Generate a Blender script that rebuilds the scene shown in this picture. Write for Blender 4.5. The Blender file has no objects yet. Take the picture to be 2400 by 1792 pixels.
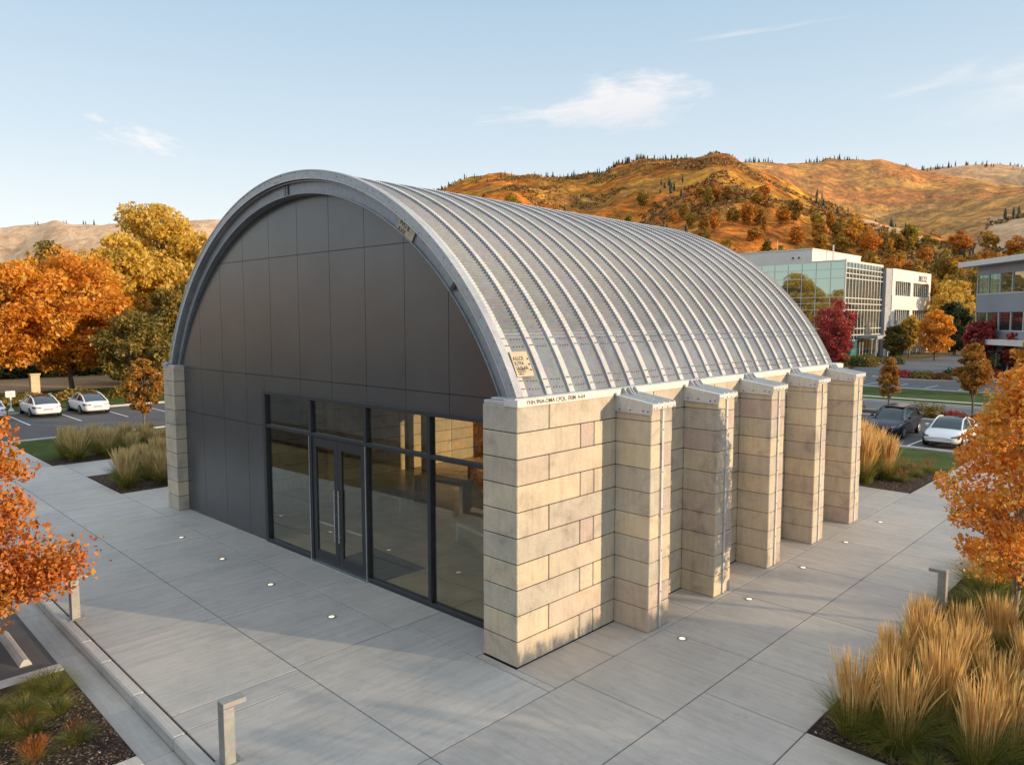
import bpy, math, random
import numpy as np
from mathutils import Vector, Matrix, noise
random.seed(7); rng = np.random.default_rng(7)
sc = bpy.context.scene
COL = sc.collection
PI = math.pi
R = math.radians

# ------------------------------------------------------------------ materials
def new_mat(name):
    m = bpy.data.materials.new(name); m.use_nodes = True
    nt = m.node_tree; b = nt.nodes['Principled BSDF']
    return m, nt, b
def N(nt, t, **kw):
    n = nt.nodes.new(t)
    for k, v in kw.items():
        if k in n.inputs: n.inputs[k].default_value = v
        else: setattr(n, k, v)
    return n
def L(nt, a, b): nt.links.new(a, b)
def ramp(nt, fac, stops):
    r = nt.nodes.new('ShaderNodeValToRGB'); e = r.color_ramp.elements
    while len(e) < len(stops): e.new(0.5)
    for i, (p, c) in enumerate(stops):
        e[i].position = p; e[i].color = (c[0], c[1], c[2], 1)
    L(nt, fac, r.inputs['Fac']); return r.outputs['Color']
def mixc(nt, fac, a, b, mode='MIX'):
    n = nt.nodes.new('ShaderNodeMix'); n.data_type = 'RGBA'; n.blend_type = mode
    for s, v in ((0, fac), (6, a), (7, b)):
        if isinstance(v, (int, float)): n.inputs[s].default_value = v
        elif isinstance(v, tuple): n.inputs[s].default_value = (v[0], v[1], v[2], 1)
        else: L(nt, v, n.inputs[s])
    return n.outputs[2]
def coords(nt, scale=(1, 1, 1), kind='Object', rot=(0, 0, 0)):
    tc = nt.nodes.new('ShaderNodeTexCoord'); mp = nt.nodes.new('ShaderNodeMapping')
    mp.inputs['Scale'].default_value = scale; mp.inputs['Rotation'].default_value = rot
    L(nt, tc.outputs[kind], mp.inputs['Vector']); return mp.outputs['Vector']
def wpos(nt, scale=(1, 1, 1)):
    g = nt.nodes.new('ShaderNodeNewGeometry'); mp = nt.nodes.new('ShaderNodeMapping')
    mp.inputs['Scale'].default_value = scale
    L(nt, g.outputs['Position'], mp.inputs['Vector']); return mp.outputs['Vector']
def noise_n(nt, vec, scale, detail=4, rough=.55, dist=0):
    n = N(nt, 'ShaderNodeTexNoise', Scale=scale, Detail=detail, Roughness=rough, Distortion=dist)
    L(nt, vec, n.inputs['Vector']); return n.outputs['Fac']
def bump(nt, h, b, strength=.3, dist=.02):
    n = N(nt, 'ShaderNodeBump', Strength=strength, Distance=dist)
    L(nt, h, n.inputs['Height']); L(nt, n.outputs['Normal'], b.inputs['Normal'])
def rnd_island(nt):
    g = nt.nodes.new('ShaderNodeNewGeometry'); return g.outputs['Random Per Island']

def mat_flat(name, col, rough=.6, metal=0, spec=.5, var=.12, vs=3.0, bmp=0, bs=60):
    m, nt, b = new_mat(name)
    v = wpos(nt)
    c = ramp(nt, noise_n(nt, v, vs, 5), [(.3, tuple(x*(1-var) for x in col)), (.7, tuple(min(1, x*(1+var)) for x in col))])
    L(nt, c, b.inputs['Base Color'])
    b.inputs['Roughness'].default_value = rough; b.inputs['Metallic'].default_value = metal
    b.inputs['Specular IOR Level'].default_value = spec
    if bmp: bump(nt, noise_n(nt, v, bs, 3), b, bmp, .01)
    return m

def mat_concrete(name, axis, col=(.37, .375, .375)):
    m, nt, b = new_mat(name)
    st = (1.0, .07, 1) if axis == 'y' else (.07, 1.0, 1)
    v = wpos(nt); vs = wpos(nt, st)
    streak = noise_n(nt, vs, 7.0, 5, .65)
    fine = noise_n(nt, vs, 40.0, 3, .6)
    blot = noise_n(nt, v, .55, 5, .6)
    isl = rnd_island(nt)
    c = ramp(nt, streak, [(.27, tuple(x*.82 for x in col)), (.5, col), (.73, tuple(x*1.09 for x in col))])
    c = mixc(nt, .55, c, ramp(nt, blot, [(.3, (.72, .74, .76)), (.5, (1, .99, .97)), (.72, (1.18, 1.14, 1.07))]), 'MULTIPLY')
    c = mixc(nt, .35, c, ramp(nt, fine, [(.3, (.82, .82, .82)), (.7, (1.12, 1.12, 1.12))]), 'MULTIPLY')
    st2 = noise_n(nt, v, 3.2, 6, .7, .8)
    c = mixc(nt, .5, c, ramp(nt, st2, [(.3, (.80, .79, .77)), (.5, (1, 1, 1)), (.7, (1.08, 1.07, 1.05))]), 'MULTIPLY')
    c = mixc(nt, .8, c, ramp(nt, isl, [(0, (.9, .9, .92)), (1, (1.07, 1.05, 1.02))]), 'MULTIPLY')
    sp = noise_n(nt, v, 2.2, 8, .7)
    c = mixc(nt, ramp(nt, sp, [(.62, (0, 0, 0)), (.72, (.38, .38, .38))]), c, (.16, .15, .14))
    L(nt, c, b.inputs['Base Color'])
    rr = ramp(nt, blot, [(.3, (.5, .5, .5)), (.7, (.75, .75, .75))]); L(nt, rr, b.inputs['Roughness'])
    bump(nt, fine, b, .25, .006)
    return m

def mat_block(name, tint):
    m, nt, b = new_mat(name)
    v = wpos(nt)
    isl = rnd_island(nt)
    base = ramp(nt, noise_n(nt, v, .7, 3), [(.3, tuple(x*.9 for x in tint)), (.7, tuple(x*1.08 for x in tint))])
    st = noise_n(nt, v, 1.6, 6, .62, .6)
    c = mixc(nt, .8, base, ramp(nt, st, [(.28, (.60, .59, .57)), (.42, (.92, .90, .88)), (.55, (1.06, 1.06, 1.02)), (.66, (1.04, .97, .86)), (.78, (1.0, .76, .72))]), 'MULTIPLY')
    fs = noise_n(nt, v, 22, 5, .7)
    c = mixc(nt, .4, c, ramp(nt, fs, [(.3, (.74, .74, .74)), (.7, (1.16, 1.16, 1.16))]), 'MULTIPLY')
    pit = N(nt, 'ShaderNodeTexVoronoi', Scale=14.0); L(nt, v, pit.inputs['Vector'])
    c = mixc(nt, ramp(nt, pit.outputs['Distance'], [(.02, (.55, .55, .55)), (.06, (0, 0, 0))]), c, (.22, .18, .14))
    # water streaks
    vs = noise_n(nt, wpos(nt, (1, 1, .12)), 9, 4, .6)
    c = mixc(nt, .35, c, ramp(nt, vs, [(.32, (.72, .72, .70)), (.55, (1.04, 1.03, 1.02))]), 'MULTIPLY')
    L(nt, c, b.inputs['Base Color']); b.inputs['Roughness'].default_value = .85
    b.inputs['Specular IOR Level'].default_value = .25
    mm = N(nt, 'ShaderNodeMath', operation='MULTIPLY_ADD'); L(nt, noise_n(nt, v, 4.5, 4, .6), mm.inputs[0]); mm.inputs[1].default_value = 1.6; L(nt, fs, mm.inputs[2])
    bump(nt, mm.outputs[0], b, .55, .018)
    return m

def mat_metal(name, col, rough, metal, var=.15, spangle=14, streakz=True):
    m, nt, b = new_mat(name)
    v = wpos(nt)
    vo = N(nt, 'ShaderNodeTexVoronoi', Scale=float(spangle)); L(nt, v, vo.inputs['Vector'])
    bl = noise_n(nt, v, .8, 6, .65, .5)
    c = ramp(nt, bl, [(.28, tuple(x*(1-var) for x in col)), (.72, tuple(min(1, x*(1+var)) for x in col))])
    c = mixc(nt, .18, c, vo.outputs['Color'], 'SOFT_LIGHT')
    n2 = noise_n(nt, wpos(nt, (1, 1, .3)), 12, 4, .6)
    c = mixc(nt, .4, c, ramp(nt, n2, [(.3, (.82, .83, .84)), (.7, (1.1, 1.1, 1.1))]), 'MULTIPLY')
    L(nt, c, b.inputs['Base Color'])
    b.inputs['Metallic'].default_value = metal
    L(nt, ramp(nt, bl, [(.3, (rough*.85,)*3), (.7, (min(1, rough*1.2),)*3)]), b.inputs['Roughness'])
    bump(nt, n2, b, .08, .01)
    return m

def schlick(nt, f0):
    lw = N(nt, 'ShaderNodeLayerWeight', Blend=.5)
    p = N(nt, 'ShaderNodeMath', operation='POWER'); L(nt, lw.outputs['Facing'], p.inputs[0]); p.inputs[1].default_value = 4.0
    a = N(nt, 'ShaderNodeMath', operation='MULTIPLY_ADD'); L(nt, p.outputs[0], a.inputs[0]); a.inputs[1].default_value = 1-f0; a.inputs[2].default_value = f0; a.use_clamp = True
    return a
def mat_glass(name, tint=(.62, .66, .64), refl=.22, rough=.0):
    m, nt, b = new_mat(name)
    nt.nodes.remove(b); out = nt.nodes['Material Output']
    t = N(nt, 'ShaderNodeBsdfTransparent'); t.inputs['Color'].default_value = (*tint, 1)
    g = N(nt, 'ShaderNodeBsdfGlossy'); g.inputs['Color'].default_value = (.9, .95, .95, 1); g.inputs['Roughness'].default_value = rough
    a = schlick(nt, refl)
    mx = N(nt, 'ShaderNodeMixShader'); L(nt, a.outputs[0], mx.inputs[0]); L(nt, t.outputs[0], mx.inputs[1]); L(nt, g.outputs[0], mx.inputs[2])
    # faint waviness
    nb = N(nt, 'ShaderNodeBump', Strength=.02, Distance=.02); L(nt, noise_n(nt, wpos(nt), 1.2, 2), nb.inputs['Height']); L(nt, nb.outputs[0], g.inputs['Normal'])
    L(nt, mx.outputs[0], out.inputs['Surface'])
    return m
def mat_glass_dark(name, col=(.02, .03, .03), rough=.03, refl=.5, tint=(.75, .95, .9)):
    """office glazing seen from far away: dark core under a coated reflecting skin"""
    m, nt, b = new_mat(name)
    nt.nodes.remove(b); out = nt.nodes['Material Output']
    t = N(nt, 'ShaderNodeBsdfDiffuse'); 
    L(nt, ramp(nt, noise_n(nt, wpos(nt), .35, 3), [(.35, col), (.65, tuple(x*2.5 for x in col))]), t.inputs['Color'])
    g = N(nt, 'ShaderNodeBsdfGlossy'); g.inputs['Color'].default_value = (*tint, 1); g.inputs['Roughness'].default_value = rough
    a = schlick(nt, refl)
    mx = N(nt, 'ShaderNodeMixShader'); L(nt, a.outputs[0], mx.inputs[0]); L(nt, t.outputs[0], mx.inputs[1]); L(nt, g.outputs[0], mx.inputs[2])
    nb = N(nt, 'ShaderNodeBump', Strength=.05, Distance=.05); L(nt, noise_n(nt, wpos(nt), .5, 2), nb.inputs['Height']); L(nt, nb.outputs[0], g.inputs['Normal'])
    L(nt, mx.outputs[0], out.inputs['Surface'])
    return m

def mat_leaf(name, cols, patch=.6, trans=.35, obj_var=False, pscale=None):
    """cols: list of colours spread by per-leaf random, blended with large patches"""
    m, nt, b = new_mat(name)
    nt.nodes.remove(b); out = nt.nodes['Material Output']
    isl = rnd_island(nt)
    pn = noise_n(nt, coords(nt), pscale or patch, 3, .6)
    mth = N(nt, 'ShaderNodeMath', operation='MULTIPLY_ADD'); L(nt, isl, mth.inputs[0]); mth.inputs[1].default_value = .55
    pm = N(nt, 'ShaderNodeMapRange'); L(nt, pn, pm.inputs[0]); pm.inputs[1].default_value = .33; pm.inputs[2].default_value = .67; pm.inputs[3].default_value = 0; pm.inputs[4].default_value = .45
    L(nt, pm.outputs[0], mth.inputs[2])
    n = len(cols)
    c = ramp(nt, mth.outputs[0], [(i/(n-1), cols[i]) for i in range(n)])
    if obj_var:
        oi = nt.nodes.new('ShaderNodeObjectInfo')
        c = mixc(nt, .9, c, ramp(nt, oi.outputs['Random'], [(0, (1.3, .85, .5)), (.25, (1.2, 1.05, .6)), (.5, (.75, .95, .7)), (.75, (1.25, .75, .5)), (1, (.5, .7, .6))]), 'MULTIPLY')
    d = N(nt, 'ShaderNodeBsdfDiffuse'); t = N(nt, 'ShaderNodeBsdfTranslucent')
    L(nt, c, d.inputs['Color']); L(nt, c, t.inputs['Color'])
    mx = N(nt, 'ShaderNodeMixShader'); mx.inputs[0].default_value = trans
    L(nt, d.outputs[0], mx.inputs[1]); L(nt, t.outputs[0], mx.inputs[2])
    g = N(nt, 'ShaderNodeBsdfGlossy'); g.inputs['Roughness'].default_value = .5; g.inputs['Color'].default_value = (1, 1, 1, 1)
    mx2 = N(nt, 'ShaderNodeMixShader'); mx2.inputs[0].default_value = .03
    L(nt, mx.outputs[0], mx2.inputs[1]); L(nt, g.outputs[0], mx2.inputs[2])
    L(nt, mx2.outputs[0], out.inputs['Surface'])
    return m

def mat_ground(name, stops, scale=2.0, rough=.9, fine=30, bmp=.5, bd=.03):
    m, nt, b = new_mat(name)
    v = wpos(nt)
    a = noise_n(nt, v, scale, 6, .65, .3)
    f = noise_n(nt, v, fine, 5, .7)
    c = ramp(nt, a, stops)
    c = mixc(nt, .6, c, ramp(nt, f, [(.3, (.6, .6, .6)), (.7, (1.35, 1.35, 1.35))]), 'MULTIPLY')
    L(nt, c, b.inputs['Base Color']); b.inputs['Roughness'].default_value = rough
    b.inputs['Specular IOR Level'].default_value = .2
    bump(nt, f, b, bmp, bd)
    return m

M = {}
M['concX'] = mat_concrete('concrete_streaked_across', 'x', (.435, .408, .375))
M['concY'] = mat_concrete('concrete_streaked_along', 'y', (.455, .44, .415))
M['curb'] = mat_concrete('kerb_concrete', 'x', (.50, .48, .45))
M['gutter'] = mat_concrete('gutter_concrete', 'x', (.43, .42, .395))
BT = [(.56, .482, .385), (.50, .45, .38), (.60, .515, .385), (.53, .445, .365), (.49, .40, .355)]
for i_, t_ in enumerate(BT): M['block%d' % i_] = mat_block('cast_block_%s' % 'abcde'[i_], t_)
MBL = [M['block%d' % i_] for i_ in range(5)]
def bpick(small=False): return random.choices(range(5), (1, 1, 1, 3, 4) if small else (5, 5, 3.5, 2.5, 1))[0]
M['joint'] = mat_flat('dark_joint', (.045, .03, .02), .95, var=.2)
M['pan'] = mat_metal('galvanised_pan', (.185, .202, .228), .58, .15, .18)
M['rib'] = mat_metal('galvanised_rib', (.50, .495, .485), .6, .05, .1)  # paler than the pans: the sunlit bands are put into the colour
M['steel'] = mat_metal('galvanised_steel', (.42, .44, .46), .5, .35, .18)
M['steel_dark'] = mat_metal('weathered_steel', (.30, .32, .35), .5, .45, .22)
M['beam'] = mat_metal('eave_steel', (.70, .66, .60), .6, .1, .08)
M['cap'] = mat_metal('cap_metal', (.56, .56, .55), .5, .25, .12)
M['panel'] = mat_flat('charcoal_panel', (.115, .12, .127), .27, .45, .6, var=.07, vs=.8, bmp=.035, bs=.9)
M['panel_back'] = mat_flat('panel_gap', (.015, .015, .017), .8)
M['frame'] = mat_flat('charcoal_frame', (.045, .05, .058), .4, .3, var=.08)
M['alu'] = mat_flat('bright_aluminium', (.62, .63, .64), .3, .8, var=.06)
M['glass'] = mat_glass('storefront_glass', (.97, .95, .86), .095)
M['bolt'] = mat_flat('dark_bolt', (.03, .035, .04), .6, .2)
M['plate'] = mat_flat('tan_plate', (.50, .42, .29), .6, .1, var=.12, vs=9)
M['ink'] = mat_flat('stencil_ink', (.05, .045, .04), .8)
M['floor'] = mat_flat('polished_brown_floor', (.54, .44, .34), .35, 0, .5, var=.25, vs=1.2)
M['inwall'] = mat_flat('interior_wall', (.42, .33, .25), .8, var=.2, vs=.6)
M['warmpost'] = mat_flat('interior_post', (.62, .50, .32), .6, var=.15)
M['mat'] = mat_flat('entry_mat', (.02, .022, .025), .95, bmp=.4)
M['bench'] = mat_flat('bench_concrete', (.5, .5, .48), .7, var=.12)
M['asphalt'] = mat_ground('asphalt', [(.3, (.085, .084, .088)), (.5, (.11, .107, .11)), (.75, (.145, .138, .134))], .35, .85, 60, .35, .01)
M['road'] = mat_ground('old_asphalt', [(.3, (.115, .12, .135)), (.5, (.14, .145, .155)), (.75, (.18, .178, .175))], .2, .85, 40, .3, .01)
M['paint'] = mat_flat('road_paint', (.72, .72, .68), .7, var=.15, vs=12)
M['lawn'] = mat_ground('lawn', [(.3, (.035, .065, .012)), (.55, (.065, .095, .02)), (.75, (.13, .13, .04))], .8, .95, 45, .7, .05)
M['mulch'] = mat_ground('bark_mulch', [(.3, (.028, .02, .016)), (.5, (.06, .042, .033)), (.7, (.12, .085, .065))], 9, .95, 55, 1.0, .06)
M['field'] = mat_ground('dry_ground', [(.3, (.09, .08, .03)), (.5, (.18, .12, .05)), (.7, (.24, .17, .08))], .12, .95, 1.5, .5, .3)
M['tanroad'] = mat_ground('tan_path', [(.3, (.30, .20, .11)), (.6, (.42, .29, .17))], .2, .9, 8, .2, .02)
M['bark'] = mat_flat('tree_bark', (.16, .12, .09), .95, var=.4, vs=8, bmp=.6, bs=30)
M['palebark'] = mat_flat('pale_bark', (.30, .25, .18), .95, var=.3, vs=8, bmp=.5, bs=30)
M['bollard'] = mat_metal('bollard_metal', (.34, .335, .32), .5, .4, .1)
M['post_white'] = mat_flat('white_post', (.7, .7, .68), .5)
M['chip'] = mat_flat('bark_chips', (.16, .105, .07), .9, var=.6, vs=25)
M['pebble'] = mat_flat('pale_stones', (.45, .40, .32), .8, var=.4, vs=20)
M['leaf_orange'] = mat_leaf('orange_leaves', [(.30, .09, .02), (.62, .18, .025), (.88, .34, .04), (.90, .46, .07), (.62, .44, .08), (.28, .26, .05)], 1.3, .45)
M['leaf_red_orange'] = mat_leaf('red_orange_leaves', [(.22, .07, .02), (.48, .13, .025), (.74, .24, .035), (.70, .33, .06), (.36, .25, .05)], 1.2, .42)
M['leaf_big_orange'] = mat_leaf('deep_orange_leaves', [(.26, .11, .02), (.60, .23, .02), (.88, .37, .03), (.84, .47, .06), (.34, .27, .04)], .28, .45)
M['leaf_gold'] = mat_leaf('golden_leaves', [(.24, .18, .03), (.52, .33, .04), (.76, .48, .06), (.84, .58, .11), (.42, .32, .05)], .3, .45)
M['leaf_olive'] = mat_leaf('olive_leaves', [(.05, .06, .015), (.12, .11, .02), (.24, .18, .03), (.42, .25, .04), (.52, .28, .04)], .25)
M['leaf_green'] = mat_leaf('dark_green_leaves', [(.02, .035, .012), (.04, .06, .015), (.08, .09, .02), (.14, .13, .03)], .3)
M['leaf_red'] = mat_leaf('red_leaves', [(.16, .018, .02), (.36, .04, .035), (.56, .09, .07), (.42, .09, .06)], .5)
M['leaf_amber'] = mat_leaf('amber_leaves', [(.16, .10, .015), (.34, .17, .02), (.52, .24, .03), (.58, .17, .02)], .8)
M['leaf_hill'] = mat_leaf('foothill_leaves', [(.12, .12, .03), (.36, .23, .04), (.66, .36, .05), (.84, .50, .08)], .12, .35, True)
M['conifer'] = mat_leaf('conifer_needles', [(.012, .022, .014), (.03, .045, .02), (.05, .06, .03)], .2, .1)
M['bush_hill'] = mat_leaf('hillside_scrub', [(.08, .065, .03), (.22, .10, .035), (.36, .14, .04), (.15, .14, .05), (.46, .28, .07), (.08, .10, .035), (.26, .11, .045)], .012, .1)
M['grass_green'] = mat_leaf('reed_blades', [(.05, .085, .015), (.12, .15, .025), (.27, .25, .045), (.50, .38, .11)], 2.0, .45)
M['grass_gold'] = mat_leaf('reed_plumes', [(.50, .29, .10), (.70, .43, .14), (.80, .55, .22), (.70, .36, .11)], 1.5, .45)
M['grass_dull'] = mat_leaf('dull_plumes', [(.46, .34, .14), (.64, .48, .21), (.76, .60, .30)], 1.5, .45)
M['shrub_rust'] = mat_leaf('rusty_grass', [(.16, .05, .015), (.32, .12, .03), (.45, .20, .05)], 2, .3)
M['white_panel'] = mat_flat('white_cladding', (.74, .70, .64), .6, var=.05, vs=.4)
M['grey_panel'] = mat_flat('grey_cladding', (.30, .32, .36), .5, .2, var=.08, vs=.3)
M['stone_grey'] = mat_flat('grey_stone', (.36, .36, .38), .8, var=.15, vs=1)
M['mullion'] = mat_flat('pale_mullion', (.66, .66, .62), .5, .2, var=.05)
M['dk_mullion'] = mat_flat('dark_mullion', (.10, .12, .13), .5, .2, var=.05)
M['oglass'] = mat_glass_dark('office_glass', (.02, .03, .028), .02, .50, (.72, .9, .82))
M['oglass2'] = mat_glass_dark('office_glass_dark', (.015, .02, .02), .03, .22, (.8, .9, .85))
M['teal'] = mat_glass_dark('teal_glass', (.04, .16, .18), .05, .25, (.7, .9, .95))
M['carwhite'] = mat_flat('white_car_paint', (.78, .78, .78), .22, 0, .6, var=.02)
M['cardark'] = mat_flat('dark_car_paint', (.028, .034, .055), .2, .3, .7, var=.1)
M['carglass'] = mat_glass_dark('car_glass', (.012, .018, .02), .02, .06, (.85, .95, 1.0))
M['tyre'] = mat_flat('tyre_rubber', (.018, .018, .02), .85)
M['rim'] = mat_flat('wheel_rim', (.25, .26, .28), .4, .7)
M['lamp_red'] = mat_flat('tail_lamp', (.09, .02, .025), .25)
M['lamp_clear'] = mat_flat('head_lamp', (.45, .48, .52), .15, .4)
M['lamp_dark'] = mat_flat('dark_head_lamp', (.05, .06, .07), .12, .4)
m, nt, b = new_mat('warm_light'); b.inputs['Base Color'].default_value = (.9, .8, .6, 1)
b.inputs['Emission Color'].default_value = (1, .82, .55, 1); b.inputs['Emission Strength'].default_value = 1.0; M['glow'] = m

# ------------------------------------------------------------------ mesh helpers
class MB:
    def __init__(s): s.v = []; s.f = []; s.m = []; s.sm = []
    def add(s, vs, fs, mi=0, smooth=False):
        o = len(s.v); s.v += [tuple(v) for v in vs]
        for f in fs: s.f.append(tuple(o+i for i in f)); s.m.append(mi); s.sm.append(smooth)
    def box(s, x0, x1, y0, y1, z0, z1, mi=0, bev=0, fn=None):
        if bev <= 0:
            vs = [(x, y, z) for z in (z0, z1) for y in (y0, y1) for x in (x0, x1)]
            fs = [(0, 2, 3, 1), (4, 5, 7, 6), (0, 1, 5, 4), (2, 6, 7, 3), (0, 4, 6, 2), (1, 3, 7, 5)]
        else:
            b = min(bev, (x1-x0)/2.01, (y1-y0)/2.01, (z1-z0)/2.01); vs = []; idx = {}
            for cx, X, sx in ((0, x0, 1), (1, x1, -1)):
                for cy, Y, sy in ((0, y0, 1), (1, y1, -1)):
                    for cz, Z, sz in ((0, z0, 1), (1, z1, -1)):
                        for a, p in (('x', (X, Y+sy*b, Z+sz*b)), ('y', (X+sx*b, Y, Z+sz*b)), ('z', (X+sx*b, Y+sy*b, Z))):
                            idx[(cx, cy, cz, a)] = len(vs); vs.append(p)
            I = lambda *k: idx[k]
            fs = []
            for c in (0, 1):
                q = [I(c, 0, 0, 'x'), I(c, 1, 0, 'x'), I(c, 1, 1, 'x'), I(c, 0, 1, 'x')]; fs.append(q[::-1] if c == 0 else q)
                q = [I(0, c, 0, 'y'), I(0, c, 1, 'y'), I(1, c, 1, 'y'), I(1, c, 0, 'y')]; fs.append(q[::-1] if c == 0 else q)
                q = [I(0, 0, c, 'z'), I(1, 0, c, 'z'), I(1, 1, c, 'z'), I(0, 1, c, 'z')]; fs.append(q[::-1] if c == 0 else q)
            for a in (0, 1):
                for c in (0, 1):
                    f1 = (a != c)
                    q = [I(a, c, 0, 'x'), I(a, c, 0, 'y'), I(a, c, 1, 'y'), I(a, c, 1, 'x')]; fs.append(q if not f1 else q[::-1])
                    q = [I(a, 0, c, 'x'), I(a, 1, c, 'x'), I(a, 1, c, 'z'), I(a, 0, c, 'z')]; fs.append(q if not f1 else q[::-1])
                    q = [I(0, a, c, 'y'), I(0, a, c, 'z'), I(1, a, c, 'z'), I(1, a, c, 'y')]; fs.append(q if not f1 else q[::-1])
                    for e in (0, 1):
                        q = [I(a, c, e, 'x'), I(a, c, e, 'y'), I(a, c, e, 'z')]; fs.append(q if (a+c+e) % 2 else q[::-1])
        if fn: vs = [fn(*v) for v in vs]
        s.add(vs, fs, mi)
    def grid(s, P, mi=0, smooth=True, close=False):
        """P: list of rows of points"""
        o = len(s.v); n = len(P[0])
        for r in P: s.v += [tuple(v) for v in r]
        for i in range(len(P)-1):
            for j in range(n-1 if not close else n):
                k = (j+1) % n
                s.f.append((o+i*n+j, o+i*n+k, o+(i+1)*n+k, o+(i+1)*n+j)); s.m.append(mi); s.sm.append(smooth)
    def tube(s, pts, rad, n=8, mi=0, cap=True):
        P = []; pts = [Vector(p) for p in pts]
        if not isinstance(rad, (list, tuple)): rad = [rad]*len(pts)
        for i, p in enumerate(pts):
            d = (pts[min(i+1, len(pts)-1)]-pts[max(i-1, 0)]).normalized()
            u = d.cross(Vector((0, 0, 1)) if abs(d.z) < .9 else Vector((1, 0, 0))).normalized(); w = d.cross(u)
            P.append([p+(u*math.cos(a)+w*math.sin(a))*rad[i] for a in [2*PI*k/n for k in range(n)]])
        s.grid(P, mi, True, True)
        if cap:
            o = len(s.v); s.v += [tuple(v) for v in P[-1]]; s.f.append(tuple(range(o, o+n))); s.m.append(mi); s.sm.append(False)
            o = len(s.v); s.v += [tuple(v) for v in P[0]]; s.f.append(tuple(range(o+n-1, o-1, -1))); s.m.append(mi); s.sm.append(False)
    def disc(s, c, nrm, r, h=.01, n=8, mi=0):
        c = Vector(c); nrm = Vector(nrm).normalized()
        s.tube([c, c+nrm*h], r, n, mi)
    def build(s, name, mats, parent=None):
        me = bpy.data.meshes.new(name); me.from_pydata(s.v, [], s.f)
        for m in (mats if isinstance(mats, (list, tuple)) else [mats]): me.materials.append(m)
        me.polygons.foreach_set('material_index', s.m); me.polygons.foreach_set('use_smooth', s.sm); me.update()
        o = bpy.data.objects.new(name, me); COL.objects.link(o)
        if parent: o.parent = parent
        return o
def np_mesh(name, V, F, mats, parent=None, mi=None, smooth=False):
    me = bpy.data.meshes.new(name); V = np.asarray(V, np.float32); F = np.asarray(F, np.int32)
    k = F.shape[1]
    me.vertices.add(len(V)); me.vertices.foreach_set('co', V.ravel())
    me.loops.add(F.size); me.loops.foreach_set('vertex_index', F.ravel())
    me.polygons.add(len(F)); me.polygons.foreach_set('loop_start', np.arange(0, F.size, k, dtype=np.int32))
    for m in (mats if isinstance(mats, (list, tuple)) else [mats]): me.materials.append(m)
    if mi is not None: me.polygons.foreach_set('material_index', np.asarray(mi, np.int32))
    me.polygons.foreach_set('use_smooth', np.full(len(F), smooth, bool))
    me.update(calc_edges=True)
    o = bpy.data.objects.new(name, me); COL.objects.link(o)
    if parent: o.parent = parent
    return o
def empty(name, loc, label, cat, group=None, rz=0):
    o = bpy.data.objects.new(name, None); COL.objects.link(o); o.location = loc; o.rotation_euler.z = rz
    o.empty_display_size = .2
    return tag(o, label, cat, group)
def tag(o, label=None, cat=None, group=None, kind=None):
    if label: o['label'] = label
    if cat: o['category'] = cat
    if group: o['group'] = group
    if kind: o['kind'] = kind
    return o
def copy_tree(o, parent=None):
    c = o.copy(); COL.objects.link(c); c.parent = parent
    for ch in [x for x in bpy.data.objects if x.parent == o and x != c]: copy_tree(ch, c)
    return c
def text_mesh(body, size, mat, name, parent, mtx, extrude=.002, align='LEFT', bold=0, sx=1.0):
    cu = bpy.data.curves.new('t', 'FONT'); cu.body = body; cu.size = size; cu.extrude = extrude; cu.align_x = align; cu.offset = bold
    to = bpy.data.objects.new('t', cu); COL.objects.link(to)
    bpy.context.view_layer.update()
    me = bpy.data.meshes.new_from_object(to.evaluated_get(bpy.context.evaluated_depsgraph_get()))
    bpy.data.objects.remove(to)
    me.transform(mtx @ Matrix.Diagonal((sx, 1, 1, 1))); me.materials.clear(); me.materials.append(mat)
    o = bpy.data.objects.new(name, me); COL.objects.link(o); o.parent = parent
    return o

# ------------------------------------------------------------------ camera, world, sun
cam_d = bpy.data.cameras.new('camera'); cam = bpy.data.objects.new('camera', cam_d); COL.objects.link(cam)
CAM = Vector((9.222, -9.531, 6.595))
cam.location = CAM; cam.rotation_euler = (PI/2-.0858, 0.0007, .776)
cam_d.lens = 25.476; cam_d.sensor_width = 36; cam_d.clip_end = 20000; cam_d.clip_start = .05
sc.camera = cam
sc.view_settings.view_transform = 'Standard'; sc.view_settings.look = 'None'; sc.view_settings.exposure = 0

SUN_AZ = R(27.5)   # from +x towards +y
SUN_EL = R(9)
w = bpy.data.worlds.new('World'); sc.world = w; w.use_nodes = True
nt = w.node_tree; bg = nt.nodes['Background']
sky = nt.nodes.new('ShaderNodeTexSky'); sky.sky_type = 'NISHITA'; sky.sun_disc = False
sky.sun_elevation = SUN_EL; sky.sun_rotation = PI/2-SUN_AZ
sky.altitude = 1400; sky.air_density = 1.0; sky.dust_density = .6; sky.ozone_density = 1.5
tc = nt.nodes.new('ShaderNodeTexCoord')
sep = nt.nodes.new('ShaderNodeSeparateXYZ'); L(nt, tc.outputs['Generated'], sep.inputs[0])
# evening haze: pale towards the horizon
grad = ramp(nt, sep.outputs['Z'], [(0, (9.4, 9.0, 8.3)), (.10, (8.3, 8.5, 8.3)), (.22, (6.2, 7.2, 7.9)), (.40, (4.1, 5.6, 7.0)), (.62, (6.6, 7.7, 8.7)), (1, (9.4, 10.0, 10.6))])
base = mixc(nt, .80, sky.outputs['Color'], grad)
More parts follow.
